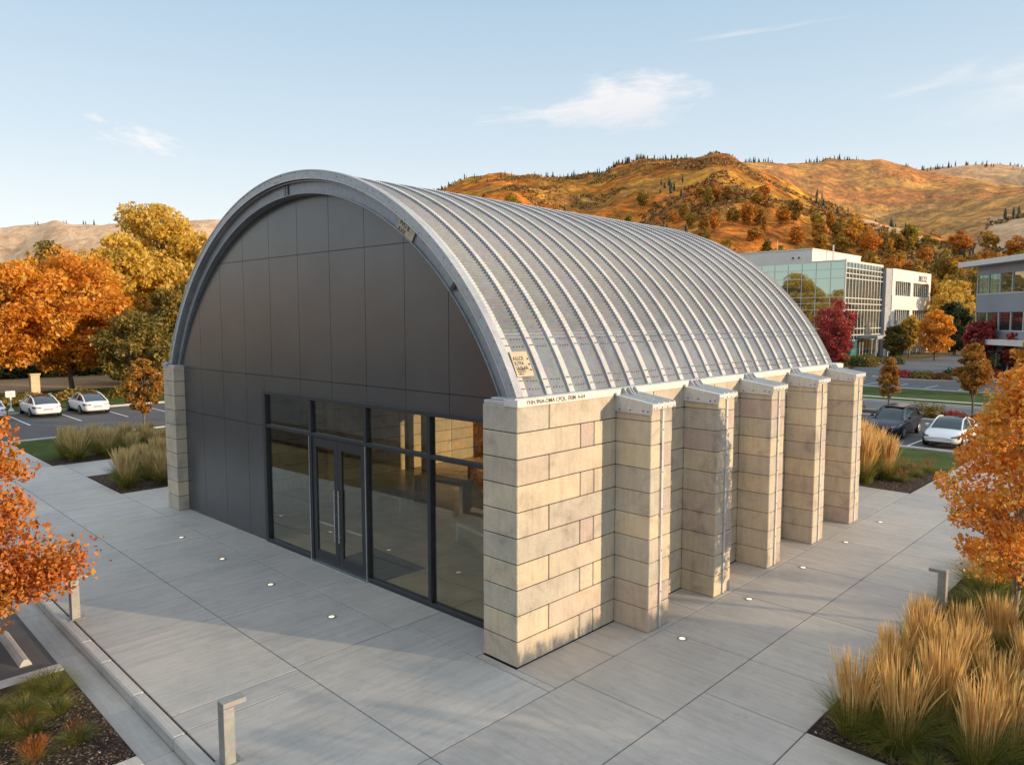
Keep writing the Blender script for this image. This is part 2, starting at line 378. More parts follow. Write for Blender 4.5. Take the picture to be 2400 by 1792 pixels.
# thin clouds
def cloud(center, spread, vscale, scale, lo, hi, seed):
    az, el = center
    v = N(nt, 'ShaderNodeVectorMath', operation='SUBTRACT'); L(nt, tc.outputs['Generated'], v.inputs[0])
    c = Vector((math.sin(az)*math.cos(el), math.cos(az)*math.cos(el), math.sin(el))); v.inputs[1].default_value = c
    rgt = Vector((math.cos(az), -math.sin(az), 0)); up = rgt.cross(c)
    d1 = N(nt, 'ShaderNodeVectorMath', operation='DOT_PRODUCT'); L(nt, v.outputs[0], d1.inputs[0]); d1.inputs[1].default_value = rgt
    d2 = N(nt, 'ShaderNodeVectorMath', operation='DOT_PRODUCT'); L(nt, v.outputs[0], d2.inputs[0]); d2.inputs[1].default_value = up
    cb = nt.nodes.new('ShaderNodeCombineXYZ')
    a = N(nt, 'ShaderNodeMath', operation='DIVIDE'); L(nt, d1.outputs['Value'], a.inputs[0]); a.inputs[1].default_value = spread[0]
    b = N(nt, 'ShaderNodeMath', operation='DIVIDE'); L(nt, d2.outputs['Value'], b.inputs[0]); b.inputs[1].default_value = spread[1]
    # slant: cloud bodies rise to the right
    b2 = N(nt, 'ShaderNodeMath', operation='MULTIPLY_ADD'); L(nt, a.outputs[0], b2.inputs[0]); b2.inputs[1].default_value = vscale; L(nt, b.outputs[0], b2.inputs[2])
    L(nt, a.outputs[0], cb.inputs[0]); L(nt, b2.outputs[0], cb.inputs[1]); cb.inputs[2].default_value = seed
    ln = N(nt, 'ShaderNodeVectorMath', operation='MULTIPLY'); L(nt, cb.outputs[0], ln.inputs[0]); ln.inputs[1].default_value = (1, 1, 0)
    le = N(nt, 'ShaderNodeVectorMath', operation='LENGTH'); L(nt, ln.outputs[0], le.inputs[0])
    no = noise_n(nt, cb.outputs[0], scale, 7, .6, .3)
    s = N(nt, 'ShaderNodeMath', operation='MULTIPLY_ADD'); L(nt, le.outputs['Value'], s.inputs[0]); s.inputs[1].default_value = -.42; L(nt, no, s.inputs[2])
    mr = N(nt, 'ShaderNodeMapRange', interpolation_type='SMOOTHSTEP'); L(nt, s.outputs[0], mr.inputs[0]); mr.inputs[1].default_value = lo; mr.inputs[2].default_value = hi
    return mr.outputs[0], b2.outputs[0]
def addcloud(base, *a, col=(9.4, 8.6, 7.9), low=(7.2, 7.1, 7.2), amt=.8):
    f, vv = cloud(*a)
    mu = N(nt, 'ShaderNodeMath', operation='MULTIPLY'); L(nt, f, mu.inputs[0]); mu.inputs[1].default_value = amt
    mr = N(nt, 'ShaderNodeMapRange'); L(nt, vv, mr.inputs[0]); mr.inputs[1].default_value = -.7; mr.inputs[2].default_value = .4
    cc = mixc(nt, mr.outputs[0], low, col)
    return mixc(nt, mu.outputs[0], base, cc)
AZ = lambda u: -R(44.46)+math.atan((u-1200)/1698.0)
base = addcloud(base, (AZ(1470), R(15.9)), (.092, .031), -.26, 1.3, .0, .34, 3.3, amt=.6, col=(8.9, 8.1, 7.6), low=(7.2, 6.9, 7.0))
base = addcloud(base, (AZ(1240), R(15.2)), (.12, .02), -.3, 1.6, .2, .6, 6.1, amt=.35)
base = addcloud(base, (AZ(360), R(12.2)), (.075, .03), .55, 2.4, .2, .6, 8.2, amt=.6)
base = addcloud(base, (AZ(2380), R(14.5)), (.20, .055), -.35, 1.7, .15, .75, 11.0, amt=.55)
base = addcloud(base, (AZ(1750), R(20.0)), (.14, .010), -.5, 1.5, .25, .75, 15.0, amt=.4)
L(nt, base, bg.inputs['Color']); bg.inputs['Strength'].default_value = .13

sd = bpy.data.lights.new('sun', 'SUN'); sun = bpy.data.objects.new('sun', sd); COL.objects.link(sun)
sd.energy = 5.0; sd.angle = R(.6); sd.color = (1.0, .76, .50)
sdir = Vector((math.cos(SUN_EL)*math.cos(SUN_AZ), math.cos(SUN_EL)*math.sin(SUN_AZ), math.sin(SUN_EL)))
sun.rotation_euler = sdir.to_track_quat('Z', 'Y').to_euler(); sun.location = sdir*50

# ------------------------------------------------------------------ ground layout
def sheet(name, x0, x1, y0, y1, z, mat, kind='structure', thick=0):
    mb = MB()
    if thick: mb.box(x0, x1, y0, y1, z-thick, z)
    else: mb.add([(x0, y0, z), (x1, y0, z), (x1, y1, z), (x0, y1, z)], [(0, 1, 2, 3)])
    return tag(mb.build(name, mat), kind=kind)

# paving: concrete slabs with open joints
G = .009
def slabs(mb, xs, ys, mi, z=0.0):
    for i in range(len(xs)-1):
        for j in range(len(ys)-1):
            mb.box(xs[i]+G, xs[i+1]-G, ys[j]+G, ys[j+1]-G, -.2, z, mi, .008)
mb = MB()
fx = [-28.5, -25.3, -22.2, -19.0, -15.85, -12.7, -9.55, -6.42, -3.09]
slabs(mb, fx[:-1] + [-2.97, -2.36, 1.01, 2.98], [-5.25, -2.93], 1)
slabs(mb, fx, [-2.93, -.56], 1)
slabs(mb, [-17.29, -15.85, -12.7, -9.55, -6.42, -3.09], [-.56, .9], 1)
slabs(mb, [-3.09, 1.01], [-2.93, -.22], 1)
slabs(mb, [-3.09, -.93], [-.22, .9], 1)
slabs(mb, [-.93, 1.01], [-.22, -.03], 0)
slabs(mb, [1.01, 2.98], [-2.93, .42, 3.45, 6.46, 9.5, 12.5, 15.5, 18.5, 20.5], 0)
slabs(mb, [0.0, 1.01], [-.03, 1.7, 4.85, 7.9, 10.95, 14.0, 17.1, 20.5], 0)
slabs(mb, [2.98, 4.8], [1.7, 3.45, 6.46, 9.5, 12.5, 15.5, 18.5, 21.5, 24.5, 27.5, 31.2], 0)
slabs(mb, [2.98, 4.8], [-2.93, 1.7], 0)
slabs(mb, [1.01, 2.98], [20.5, 24.5, 27.5, 31.2], 0)
slabs(mb, [4.8, 8, 11.2, 14.4], [-2.93, .3, 1.72], 0)
slabs(mb, [2.98, 6, 9, 12, 15], [-5.25, -2.93], 1)
slabs(mb, [-20.5, -17.29], [-.56, 2.4], 1)
slabs(mb, [-.93-16.4, -.0], [16.0, 20.5], 0)
slabs(mb, [-28.45, -24.9], [-.56, 2.6, 5.6, 8.6, 11.6], 1)
slabs(mb, [-24.9, -21.4], [-.56, -.72+.16], 1) if False else None
slabs(mb, [-37.4, -33.6, -30.2, -28.5], [-5.25, -2.93, -.95], 1)
slabs(mb, [-24.9, -21.4, -20.5], [-.56+.0, -.5], 1) if False else None
plaza = tag(mb.build('pavement', [M['concX'], M['concY']]), kind='structure')
mb = MB(); mb.add([(-50, -5.25, -.05), (16, -5.25, -.05), (16, 21, -.05), (-50, 21, -.05)], [(0, 1, 2, 3)])
# joint filler lies just under the slabs
mb = MB(); mb.box(-37.4, 15, -5.26, 20.5, -.19, -.03); tag(mb.build('pavement_base', M['joint']), kind='structure')
# kerb and gutter on the street side
mb = MB()
x = -37.4; ends = [-37.4, -34, -31, -28, -25, -22, -19, -16, -13, -10.05, -7.15, -5.9, -4.15, -2.3, -.4, 2.6, 5.6, 8.6, 12, 15]
for a, b in zip(ends[:-1], ends[1:]): mb.box(a+.004, b-.004, -5.475, -5.262, -.3, 0.0, 0, .03)
tag(mb.build('kerb', M['curb']), kind='structure')
mb = MB()
for a, b in zip(ends[:-1], ends[1:]):
    mb.box(a+.004, b-.004, -5.95, -5.48, -.4, -.21, 0, .006)
tag(mb.build('gutter', M['gutter']), kind='structure')
# the parking bays and planting islands beyond the gutter
sheet('parking_bay', -14, -6.80, -14, -5.955, -.205, M['asphalt'], thick=.1)
sheet('street', -60, 30, -40, -14, -.208, M['asphalt'], thick=.1)
sheet('parking_lane', -2.12, 20, -14, -5.955, -.205, M['asphalt'], thick=.1)
mb = MB(); mb.box(-6.80, -6.46, -12.0, -5.955, -.35, -.13, 0, .02); mb.box(-2.46, -2.12, -12.0, -5.955, -.35, -.13, 0, .02); mb.box(-6.46, -2.46, -12, -11.7, -.35, -.13, 0, .02)
tag(mb.build('island_kerb', M['curb']), kind='structure')
sheet('planting_soil', -6.455, -2.465, -11.69, -5.96, -.15, M['mulch'], thick=.1)
sheet('planting_soil', 4.81, 16, 1.73, 31.0, -.012, M['mulch'], thick=.1)
sheet('planting_soil', -.72-16, .99, 20.51, 31.1, -.012, M['mulch'], thick=.1)
sheet('planting_soil', -24.89, -20.52, -.55, 12, -.012, M['mulch'], thick=.1)
sheet('planting_soil', -30.2, -28.46, -.9, 12, -.014, M['mulch'], thick=.1)
sheet('lawn', -37.35, -30.21, -.9, 12, -.01, M['lawn'], thick=.1)
sheet('lawn', -9.5, .98, 26.4, 31.15, -.005, M['lawn'], thick=.1)
sheet('planting_soil', -20.51, -17.3, 2.41, 20, -.02, M['mulch'], thick=.1)
sheet('planting_soil', -60, -14, -14, -10, -.11, M['mulch'], thick=.1)
# car parks, roads, lawns
sheet('car_park', -52.0, -37.6, -14, 60, -.012, M['asphalt'], thick=.1)
sheet('car_park', -37.5, 30, 31.45, 43.6, -.012, M['asphalt'], thick=.1)
sheet('car_park', -37.5, 40, 66.6, 93.0, -.02, M['road'], thick=.1)
sheet('road', -37.5, 60, 46.6, 53.5, -.012, M['road'], thick=.1)
sheet('road', -27.0, -14.5, 93.01, 170, -.02, M['road'], thick=.1)
sheet('planting_soil', -37.5, 40, 43.9, 46.4, .02, M['mulch'], thick=.1)
sheet('lawn', -37.5, 60, 53.8, 56.5, .01, M['lawn'], thick=.1)
sheet('path', -37.5, 60, 56.52, 57.3, .015, M['curb'], thick=.1)
sheet('lawn', -37.5, 60, 57.31, 66.3, .01, M['lawn'], thick=.1)
sheet('lawn', -61.5, -51.6, -40, 60, .03, M['lawn'], thick=.1)
sheet('path', -88, -69.5, -60, 80, .0, M['tanroad'], thick=.1)
sheet('lawn', -69.45, -61.55, -40, 60, .0, M['lawn'], thick=.1)
mb = MB()
mb.box(-51.55, -51.3, -14, 60, -.1, .12, 0, .02)
mb.box(-37.6, -37.38, -14, 30, -.1, .06, 0, .02)
for y0, y1 in ((31.16, 31.44), (43.6, 43.88), (46.42, 46.58), (53.52, 53.78), (66.3, 66.58)):
    mb.box(-37.3, 50, y0, y1, -.1, .09, 0, .02)
mb.box(-37.3, -27.2, 93.02, 93.4, -.1, .09, 0, .02); mb.box(-14.3, 30, 93.02, 93.4, -.1, .09, 0, .02)
tag(mb.build('kerb', M['curb']), kind='structure')
mb = MB()  # islands in the far car park
for cx, cy, rx, ry in ((-15.3, 80.3, 4.6, 2.0), (-10.5, 87.0, 6.0, 2.2), (-28, 84, 3.5, 1.6)):
    n = 32; ring = [(cx+rx*math.cos(2*PI*k/n), cy+ry*math.sin(2*PI*k/n)) for k in range(n)]
    inn = [(cx+(rx-.25)*math.cos(2*PI*k/n), cy+(ry-.25)*math.sin(2*PI*k/n)) for k in range(n)]
    mb.grid([[(x, y, -.02) for x, y in ring], [(x, y, .1) for x, y in ring], [(x, y, .1) for x, y in inn], [(x, y, .04) for x, y in inn]], 0, False, True)
    o = len(mb.v); mb.v += [(x, y, .06) for x, y in inn]; mb.f.append(tuple(range(o, o+n))); mb.m.append(1); mb.sm.append(False)
tag(mb.build('traffic_island', [M['curb'], M['mulch']]), kind='structure')
mb = MB()  # bay lines
def line(x0, y0, x1, y1, w=.10, z=-.008):
    d = Vector((x1-x0, y1-y0, 0)).normalized(); n = Vector((-d.y, d.x, 0))*w/2
    a = Vector((x0, y0, z)); b = Vector((x1, y1, z))
    mb.add([a-n, b-n, b+n, a+n], [(0, 1, 2, 3)])
for k in range(-5, 16): line(-50.9, 1.62+2.87*k, -44.3, 1.55+2.87*k)
for k in range(-10, 8): line(-2.35+2.85*k, 31.6, -2.35+2.85*k+.0, 37.2)
for k in range(-8, 12): line(-14+2.8*k, 68.5, -14+2.8*k, 73, .1, -.016)
line(-37, 47.0, 55, 47.0, .12); line(-37, 53.2, 55, 53.2, .12)
tag(mb.build('bay_markings', M['paint']), kind='structure')

# ------------------------------------------------------------------ terrain, all round
RID = {
 'R1': (2600, .50, [(-100, .09), (-90, .10), (-79.31, .104), (-77.81, .1089), (-76.4, .1149), (-75.22, .1126), (-73.74, .1121), (-71.35, .1184), (-65.95, .1264), (-64.7, .1245), (-58.8, .1285), (-50, .135), (-40, .12), (0, .10)]),
 'R2': (1000, .9, [(-66, .04), (-60, .09), (-54, .142), (-51.8, .1621), (-50.04, .1737), (-48.25, .1845), (-46.1, .194), (-43.95, .1922), (-41.08, .1912), (-38.95, .1943), (-37.53, .1974), (-36.13, .2089), (-34.04, .2136), (-32.32, .2105), (-30.62, .2102), (-29.29, .2143), (-28.29, .2115), (-25.98, .1926), (-24.05, .1759), (-22.15, .1565), (-20, .1371), (-17.91, .1181), (-16.18, .1053), (-13.69, .0921), (-9.5, .0673), (0, .05)]),
 'R3': (1650, .8, [(-36, .14), (-30.6, .1942), (-26.97, .2024), (-24.72, .1985), (-23.15, .1965), (-21.62, .1983), (-19.24, .1974), (-18.08, .1955), (-16.36, .1844), (-14.97, .1739), (-12.56, .1618), (-11.02, .1539), (-9.74, .15), (0, .12), (15, .08)]),
 'R4': (2500, .5, [(-20, .15), (-16.61, .174), (-14.98, .1782), (-13.13, .1811), (-11.59, .178), (-9.79, .1693), (0, .14), (12, .10)]),
 'R5': (700, .9, [(-15.5, .05), (-13.68, .0894), (-12.42, .1066), (-11.17, .1181), (-9.66, .1236), (-4, .125), (6, .08)]),
 'R6': (620, .9, [(-26, .07), (-24, .105), (-22.1, .1229), (-19.09, .1222), (-16.19, .1058), (-13.42, .0868), (-11, .05)]),
}
def lerp_prof(P, a):
    if a < P[0][0] or a > P[-1][0]: return None
    for (a0, v0), (a1, v1) in zip(P[:-1], P[1:]):
        if a <= a1:
            t = (a-a0)/(a1-a0); t = t*t*(3-2*t)*.5+t*.5; return v0+(v1-v0)*t
def terr(azd, r):
    x = CAM.x+math.sin(R(azd))*r; y = CAM.y+math.cos(R(azd))*r
    p = Vector((x, y, 0))
    # gentle ring of low land elsewhere
    el = .035+.02*math.sin(R(azd*2.3))+.015*math.sin(R(azd*5))
    if 40 < azd < 90: el = .018
    h = el*2600*math.exp(-((r-2600)/900)**2) if r < 2600 else el*2600
    best = h; tint = 0.15
    for k, (D, wf, P) in RID.items():
        e = lerp_prof(P, azd)
        if e is None: continue
        edge = min(1, (azd-P[0][0])/4, (P[-1][0]-azd)/4) if k in ('R2', 'R3', 'R4', 'R5', 'R6') else 1
        edge = max(0, edge)
        Dk = D*(1+.10*math.sin(R(azd*7)+D)+.05*math.sin(R(azd*19)+D*2))
        H = e*Dk+6.6
        wdt = Dk*(wf*.55)
        if r <= Dk:
            t = max(0, 1-(Dk-r)/(Dk-150)) if k == 'R2' else max(0, 1-(Dk-r)/wdt)
            prof = t*t*(3-2*t)*.45+t*.55 if k != 'R2' else (t**1.25)
        else:
            t = max(0, 1-(r-Dk)/(Dk*.35)); prof = t*t*(3-2*t)
        # gullies running down the flanks
        sc_ = D*.33
        gl = noise.ridged_multi_fractal(Vector((x/sc_+D, y/sc_, 1.3)), .95, 2.1, 5, 1.0, 2.0)
        mid = math.sin(PI*min(1, max(0, t)))
        hh = H*(prof + mid*.135*(gl-1.15))*edge
        if hh > best:
            best = hh; tint = {'R1': .0, 'R2': 1.0, 'R3': .75, 'R4': .35, 'R5': .12, 'R6': .22}[k]
            if k == 'R3' : tint = .78
    n = noise.fractal(p*.006, .8, 2.2, 6)
    amp = min(1, max(0, (r-180)/500))
    best += n*7*amp + noise.fractal(p*.03, .8, 2.2, 4)*2.2*amp
    return best, tint
azs = sorted(set([round(-180+6*i, 2) for i in range(60)] + [round(-86+.22*i, 2) for i in range(400)]))
azs = [a for a in azs if a < 180]
rs = [0.0]+[110*((4200/110)**(i/150)) for i in range(151)]
V = []; T = []
for a in azs:
    for r_ in rs:
        if r_ < 175: h, t_ = -.35, .3
        else:
            h, t_ = terr(a, r_); f = min(1, (r_-175)/90); h = h*f-.25*(1-f)
        V.append((CAM.x+math.sin(R(a))*r_, CAM.y+math.cos(R(a))*r_, h)); T.append(t_)
V = np.array(V, np.float32); na, nr = len(azs), len(rs)
ii, jj = np.meshgrid(np.arange(na), np.arange(nr-1), indexing='ij')
i2 = (ii+1) % na
F = np.stack([ii*nr+jj, i2*nr+jj, i2*nr+jj+1, ii*nr+jj+1], -1).reshape(-1, 4)[:, ::-1]
m, nt, b = new_mat('hillside')
att = nt.nodes.new('ShaderNodeAttribute'); att.attribute_name = 'tint'
v = wpos(nt)
big = noise_n(nt, v, .0045, 7, .68, 1.2); med = noise_n(nt, v, .016, 7, .7, 1.2); fin = noise_n(nt, v, .085, 6, .75, .4)
aut = ramp(nt, big, [(.30, (.26, .12, .06)), (.38, (.46, .16, .05)), (.44, (.66, .24, .05)), (.49, (.40, .17, .055)), (.54, (.68, .34, .07)), (.60, (.42, .20, .07)), (.66, (.66, .40, .12)), (.76, (.48, .24, .08))])
aut = mixc(nt, .85, aut, ramp(nt, med, [(.34, (.24, .30, .28)), (.44, (.62, .60, .56)), (.54, (1.0, .96, .88)), (.66, (1.6, 1.5, 1.15))]), 'MULTIPLY')
aut = mixc(nt, .8, aut, ramp(nt, fin, [(.36, (.30, .32, .30)), (.46, (.75, .74, .70)), (.54, (1.05, 1.0, .95)), (.64, (1.6, 1.5, 1.2))]), 'MULTIPLY')
tan = ramp(nt, med, [(.3, (.44, .28, .17)), (.48, (.68, .45, .28)), (.62, (.82, .58, .38)), (.75, (.60, .42, .27))])
tan = mixc(nt, .5, tan, ramp(nt, fin, [(.34, (.5, .55, .5)), (.5, (1, 1, 1)), (.7, (1.15, 1.1, 1.0))]), 'MULTIPLY')
mfac = N(nt, 'ShaderNodeMath', operation='MULTIPLY_ADD'); L(nt, med, mfac.inputs[0]); mfac.inputs[1].default_value = .5
sub = N(nt, 'ShaderNodeMath', operation='SUBTRACT'); L(nt, att.outputs['Fac'], sub.inputs[0]); sub.inputs[1].default_value = .25
L(nt, sub.outputs[0], mfac.inputs[2]); mfac.use_clamp = True
col = mixc(nt, mfac.outputs[0], tan, aut)
L(nt, col, b.inputs['Base Color']); b.inputs['Roughness'].default_value = 1; b.inputs['Specular IOR Level'].default_value = 0
bn = N(nt, 'ShaderNodeBump', Strength=.7, Distance=3.0); L(nt, fin, bn.inputs['Height'])
bn2 = N(nt, 'ShaderNodeBump', Strength=.5, Distance=8.0); L(nt, med, bn2.inputs['Height']); L(nt, bn.outputs[0], bn2.inputs['Normal']); L(nt, bn2.outputs[0], b.inputs['Normal'])
M['hill'] = m
hills = np_mesh('hills', V, F, m, smooth=True)
at = hills.data.attributes.new('tint', 'FLOAT', 'POINT'); at.data.foreach_set('value', np.array(T, np.float32))
tag(hills, kind='structure')
sheet('ground', -170, 180, -180, 170, -.31, M['field'])
def ground_h(x, y):
    dx, dy = x-CAM.x, y-CAM.y; r_ = math.hypot(dx, dy)
    if r_ < 175: return -.2
    h, _ = terr(math.degrees(math.atan2(dx, dy)), r_); f = min(1, (r_-175)/90); return h*f-.25*(1-f)

# ------------------------------------------------------------------ the arched building
BL = empty('arched_building', (-8.6, 8, 0), 'large vaulted hall with ribbed galvanised roof on block buttresses', 'building')
def part(mb, name, mats, parent=None, label=None):
    o = mb.build(name, mats, parent or BL)
    if (parent or BL) is BL:
        o.matrix_parent_inverse = Matrix.Translation((8.6, -8, 0))
    if label: o['label'] = label
    return o
XC, ZC, EA, EB = -8.65, 1.70, 9.17, 8.67
T0 = math.asin((5.12-ZC)/EB)
def ell(t, off=0): # point on arch, off = outward
    return (XC+(EA+off)*math.cos(t), ZC+(EB+off)*math.sin(t))
def ang_at(z, off=0): return math.asin((z-ZC)/(EB+off))
YR0, YR1 = .34, 15.72
# roof sheet
pitch = .70; prof = []
y = YR0; k = 0; ribs = []
while y < YR1-.05:
    ribs.append(y)
    for dy, h, mi in ((0, .0, 0), (.022, .052, 1), (.04, .058, 1), (.165, .058, 1), (.185, .052, 2), (.225, .0, 0)):
        prof.append((min(y+dy, YR1), h, mi))
    y += pitch
prof.append((YR1, 0, 0))
NT = 1500
arcs = [T0+(PI-2*T0)*i/NT for i in range(NT+1)]
rows = []; mis = []
Vr = np.zeros((NT+1, len(prof), 3), np.float32)
for i, t in enumerate(arcs):
    z0 = ZC+EB*math.sin(t)
    s = max(0, min(1, (z0-6.2)/.25))
    rip = math.sin(2*PI*i/6.0)*s
    for j, (yy, h, mi) in enumerate(prof):
        amp = .017 if h < .04 else .007
        o_ = -.03+h+rip*amp
        wsc = 1-.42*max(0, min(1, (z0-5.8)/3.2)); ribc = (j-j % 6); ystart = prof[ribc][0] if ribc < len(prof) else yy
        Vr[i, j] = (XC+(EA+o_)*math.cos(t), ystart+(yy-ystart)*(wsc if h > 0 or j % 6 == 5 else 1), ZC+(EB+o_)*math.sin(t))
npf = len(prof)
ii, jj = np.meshgrid(np.arange(NT), np.arange(npf-1), indexing='ij')
F = np.stack([ii*npf+jj, ii*npf+jj+1, (ii+1)*npf+jj+1, (ii+1)*npf+jj], -1).reshape(-1, 4)[:, ::-1]
pm = np.array([{0: 0, 1: 1}.get(1 if (prof[j][1] > .04 and prof[j+1][1] > .04) else 0) for j in range(npf-1)], np.int32)
pm = np.array([1 if (prof[j][1] > .04 and prof[j+1][1] > .04) or (prof[j][1] > .04 and prof[j+1][1] < .04) else (2 if prof[j+1][1] > .04 else 0) for j in range(npf-1)], np.int32)
roof = np_mesh('roof', Vr.reshape(-1, 3), F, [M['pan'], M['rib'], M['steel_dark']], BL, np.tile(pm, NT), False)  # pale rib caps and dark front slopes carry painted sun and shade
roof.matrix_parent_inverse = Matrix.Translation((8.6, -8, 0))
# inner lining so that no light leaks
mb = MB()
mb.grid([[(ell(T0+(PI-2*T0)*i/60, -.12)[0], yy, ell(T0+(PI-2*T0)*i/60, -.12)[1]) for i in range(61)] for yy in (.9, 15.5)])
part(mb, 'ceiling_lining', M['inwall'])
# bolts
mb = MB()
for z_ in (5.27, 5.42, 6.08, 6.22):
    t = ang_at(z_); nx, nz = math.cos(t)/EA, math.sin(t)/EB
    n_ = Vector((nx, 0, nz)).normalized()
    for y0 in ribs:
        for dy in (.06, .10, .145): # on the rib
            if y0+dy < YR1:
                x_, zz = ell(t, .024+.003*random.random()); mb.disc((x_, y0+dy, zz), n_, .011, .014, 6)
        for dy in (.35, .43, .51, .60):
            if y0+dy < YR1:
                x_, zz = ell(t, -.032); mb.disc((x_, y0+dy+random.uniform(-.01, .01), zz+random.uniform(-.008, .008)), n_, .012, .014, 6)
tag(part(mb, 'bolts', M['bolt'], roof), kind='stuff'); 
for o in bpy.data.objects:
    if o.name == 'bolts': o.matrix_parent_inverse = Matrix()
# front rim (steel fascia) and the ring plate behind it
def ring(mb, y0, y1, o0, o1, mi=0, n=120, t0=None, smooth=True):
    t0 = T0 if t0 is None else t0
    P = [[], [], [], []]
    for i in range(n+1):
        t = t0+(PI-2*t0)*i/n
        for row, (yy, oo) in zip(P, ((y0, o0), (y0, o1), (y1, o1), (y1, o0))):
            x_, z_ = ell(t, oo); row.append((x_, yy, z_))
    for a in range(4):
        mb.grid([P[a], P[(a+1) % 4]], mi, smooth)
mb = MB(); ring(mb, .17, .335, -.15, .07)
MBrim = mb
mb = MB(); ring(mb, .155, .169, .045, .072); ring(mb, .155, .169, -.155, -.13)
part(mb, 'rim_flange', M['cap'])
mb = MB(); ring(mb, .33, .36, -.50, -.149); ring(mb, .365, 1.0, -.50, -.44); ring(mb, .22, .329, -.20, -.175)
ring(mb, .28, .329, -.50, -.475)
part(mb, 'recess_channel', M['steel_dark'])
mb = MBrim
for i in range(64):
    t = T0+.03+(PI-2*T0-.06)*i/63+random.uniform(-.008, .008); x_, z_ = ell(t, random.choice((-.03, .02, -.12)))
    mb.disc((x_, .17, z_), (0, -1, 0), .010, .01, 6, 1)
part(mb, 'front_rim', [M['steel'], M['bolt']])
# splice plate at the crown
mb = MB(); mb.box(-9.0, -8.76, .30, .326, 9.90, 10.18, 0, .004)
for a in (-8.95, -8.81):
    for c in (9.94, 9.995, 10.05, 10.12): mb.disc((a, .30, c), (0, -1, 0), .014, .008, 8, 1)
part(mb, 'splice_plate', [M['frame'], M['alu']])
mb = MB()
t = R(42.0); x_, z_ = ell(t, -.30)
mb.box(-.05, .05, -.03, 0, -.13, .13, 0, .004, fn=lambda X, Y, Z: (x_+X*math.cos(t-PI/2)-Z*math.sin(t-PI/2), .29+Y, z_+X*math.sin(t-PI/2)+Z*math.cos(t-PI/2)))
part(mb, 'clip_bracket', M['frame'])

# --- gable wall (slightly skewed in plan, as in the photograph)
WA = Vector((-16.36, .36, 0)); WB = Vector((-.93, .84, 0)); WL = (WB-WA).length
wt = (WB-WA).normalized(); wn = Vector((wt.y, -wt.x, 0))   # towards the viewer
def W(u, d, z): p_ = WA+wt*u+wn*d; return (p_.x, p_.y, z)
def wtop(u):
    x_ = WA.x+wt.x*u; q = 1-((x_-XC)/(EA-.46))**2
    return ZC+(EB-.46)*math.sqrt(q) if q > 0 else 0
OP = (5.48, WL, 0, 4.52)
def wpanel(mb, u0, u1, z0, z1, d, th=.03, mi=0):
    us = [u0+(u1-u0)*i/12 for i in range(13)]
    lim = [(lambda u: (wtop(u) if wtop(u) > 5.0 else 5.0))(u) for u in us]
    top = [min(z1, l) for l in lim]
    if max(top) <= z0+.02: return
    pts = [(u, tz) for u, tz in zip(us, top) if tz > z0+.005]
    if len(pts) < 2: return
    poly = [(pts[0][0], z0)]+pts+[(pts[-1][0], z0)]
    n = len(poly)
    front = [W(u, d, z) for u, z in poly]; back = [W(u, d-th, z) for u, z in poly]
    mb.add(front+back, [tuple(range(n-1, -1, -1))]+[(i, (i+1) % n, (i+1) % n+n, i+n) for i in range(n)], mi)
ue = [-.3, 1.37, 2.89, 4.41, 5.48, 7.48, 9.0, 10.52, 12.04, 13.54, WL+.3]
ue2 = [-.3, 1.37, 2.89, 4.41, 5.96, 7.48, 9.0, 10.52, 12.04, 13.54, WL+.3]
ze = [0.0, 3.48, 4.98, 8.36, 10.2]
gw = None
mb = MB(); g = .007
for i in range(4):
    for j in (0, 1): wpanel(mb, ue[i]+g, ue[i+1]-g, ze[j]+g+.0, (ze[j+1] if j == 0 else 4.98)-g, 0)
for i in range(4, 10): wpanel(mb, (5.48 if i == 4 else ue2[i])+g, ue2[i+1]-g, 4.53, 4.98-g, 0)
for i in range(10):
    for j in (2, 3): wpanel(mb, ue2[i]+g, ue2[i+1]-g, ze[j]+g, ze[j+1]-g, 0)
part(mb, 'gable_wall', M['panel'])
mb = MB()
wpanel(mb, -.3, 5.45, .0, 4.6, -.045, .03); wpanel(mb, -.3, WL+.3, 4.56, 10.2, -.045, .03)
part(mb, 'wall_backing', M['panel_back'])
# --- storefront
MU = [5.48, 7.95, 10.45, 12.86, WL+.1]
mb = MB()
def wbox(u0, u1, d0, d1, z0, z1, mi=0, bev=.006, m_=None): (m_ or mb).box(u0, u1, d0, d1, z0, z1, mi, bev, fn=lambda a, b_, c: W(a, b_, c))
wbox(5.42, WL+.1, -.14, .05, 4.44, 4.545)                     # head
wbox(5.42, 7.93, -.14, .045, 0.0, .11); wbox(10.47, WL+.1, -.14, .045, 0.0, .11)   # sill
for u in (5.48,): wbox(u-.06, u+.09, -.14, .052, .11, 4.44)
for u in MU[1:4]: wbox(u-.055, u+.055, -.14, .04, .11 if u > 10.5 else 0.0, 4.44)
wbox(5.57, 7.895, -.10, .035, 3.46, 3.56); wbox(8.005, 10.395, -.10, .035, 3.46, 3.56)
wbox(10.505, 12.805, -.10, .035, 3.46, 3.56); wbox(12.915, WL+.1, -.10, .035, 3.46, 3.56)
wf = part(mb, 'window_frame', M['frame'])
mb = MB(); wbox(7.89, 7.915, .04, .06, .0, 3.45); part(mb, 'bright_trim', M['alu'])
mb = MB(); wbox(10.45, 10.475, .04, .06, .0, 3.45); part(mb, 'bright_trim', M['alu'])
for a, b_ in zip(MU[:-1], MU[1:]):
    for z0, z1 in ((.11, 3.46), (3.56, 4.44)):
        if z0 < 1 and a == 7.95: continue
        mb = MB(); wbox(a+.055, b_-.055, -.05, -.035, z0, z1, 0, 0); part(mb, 'pane', M['glass'])
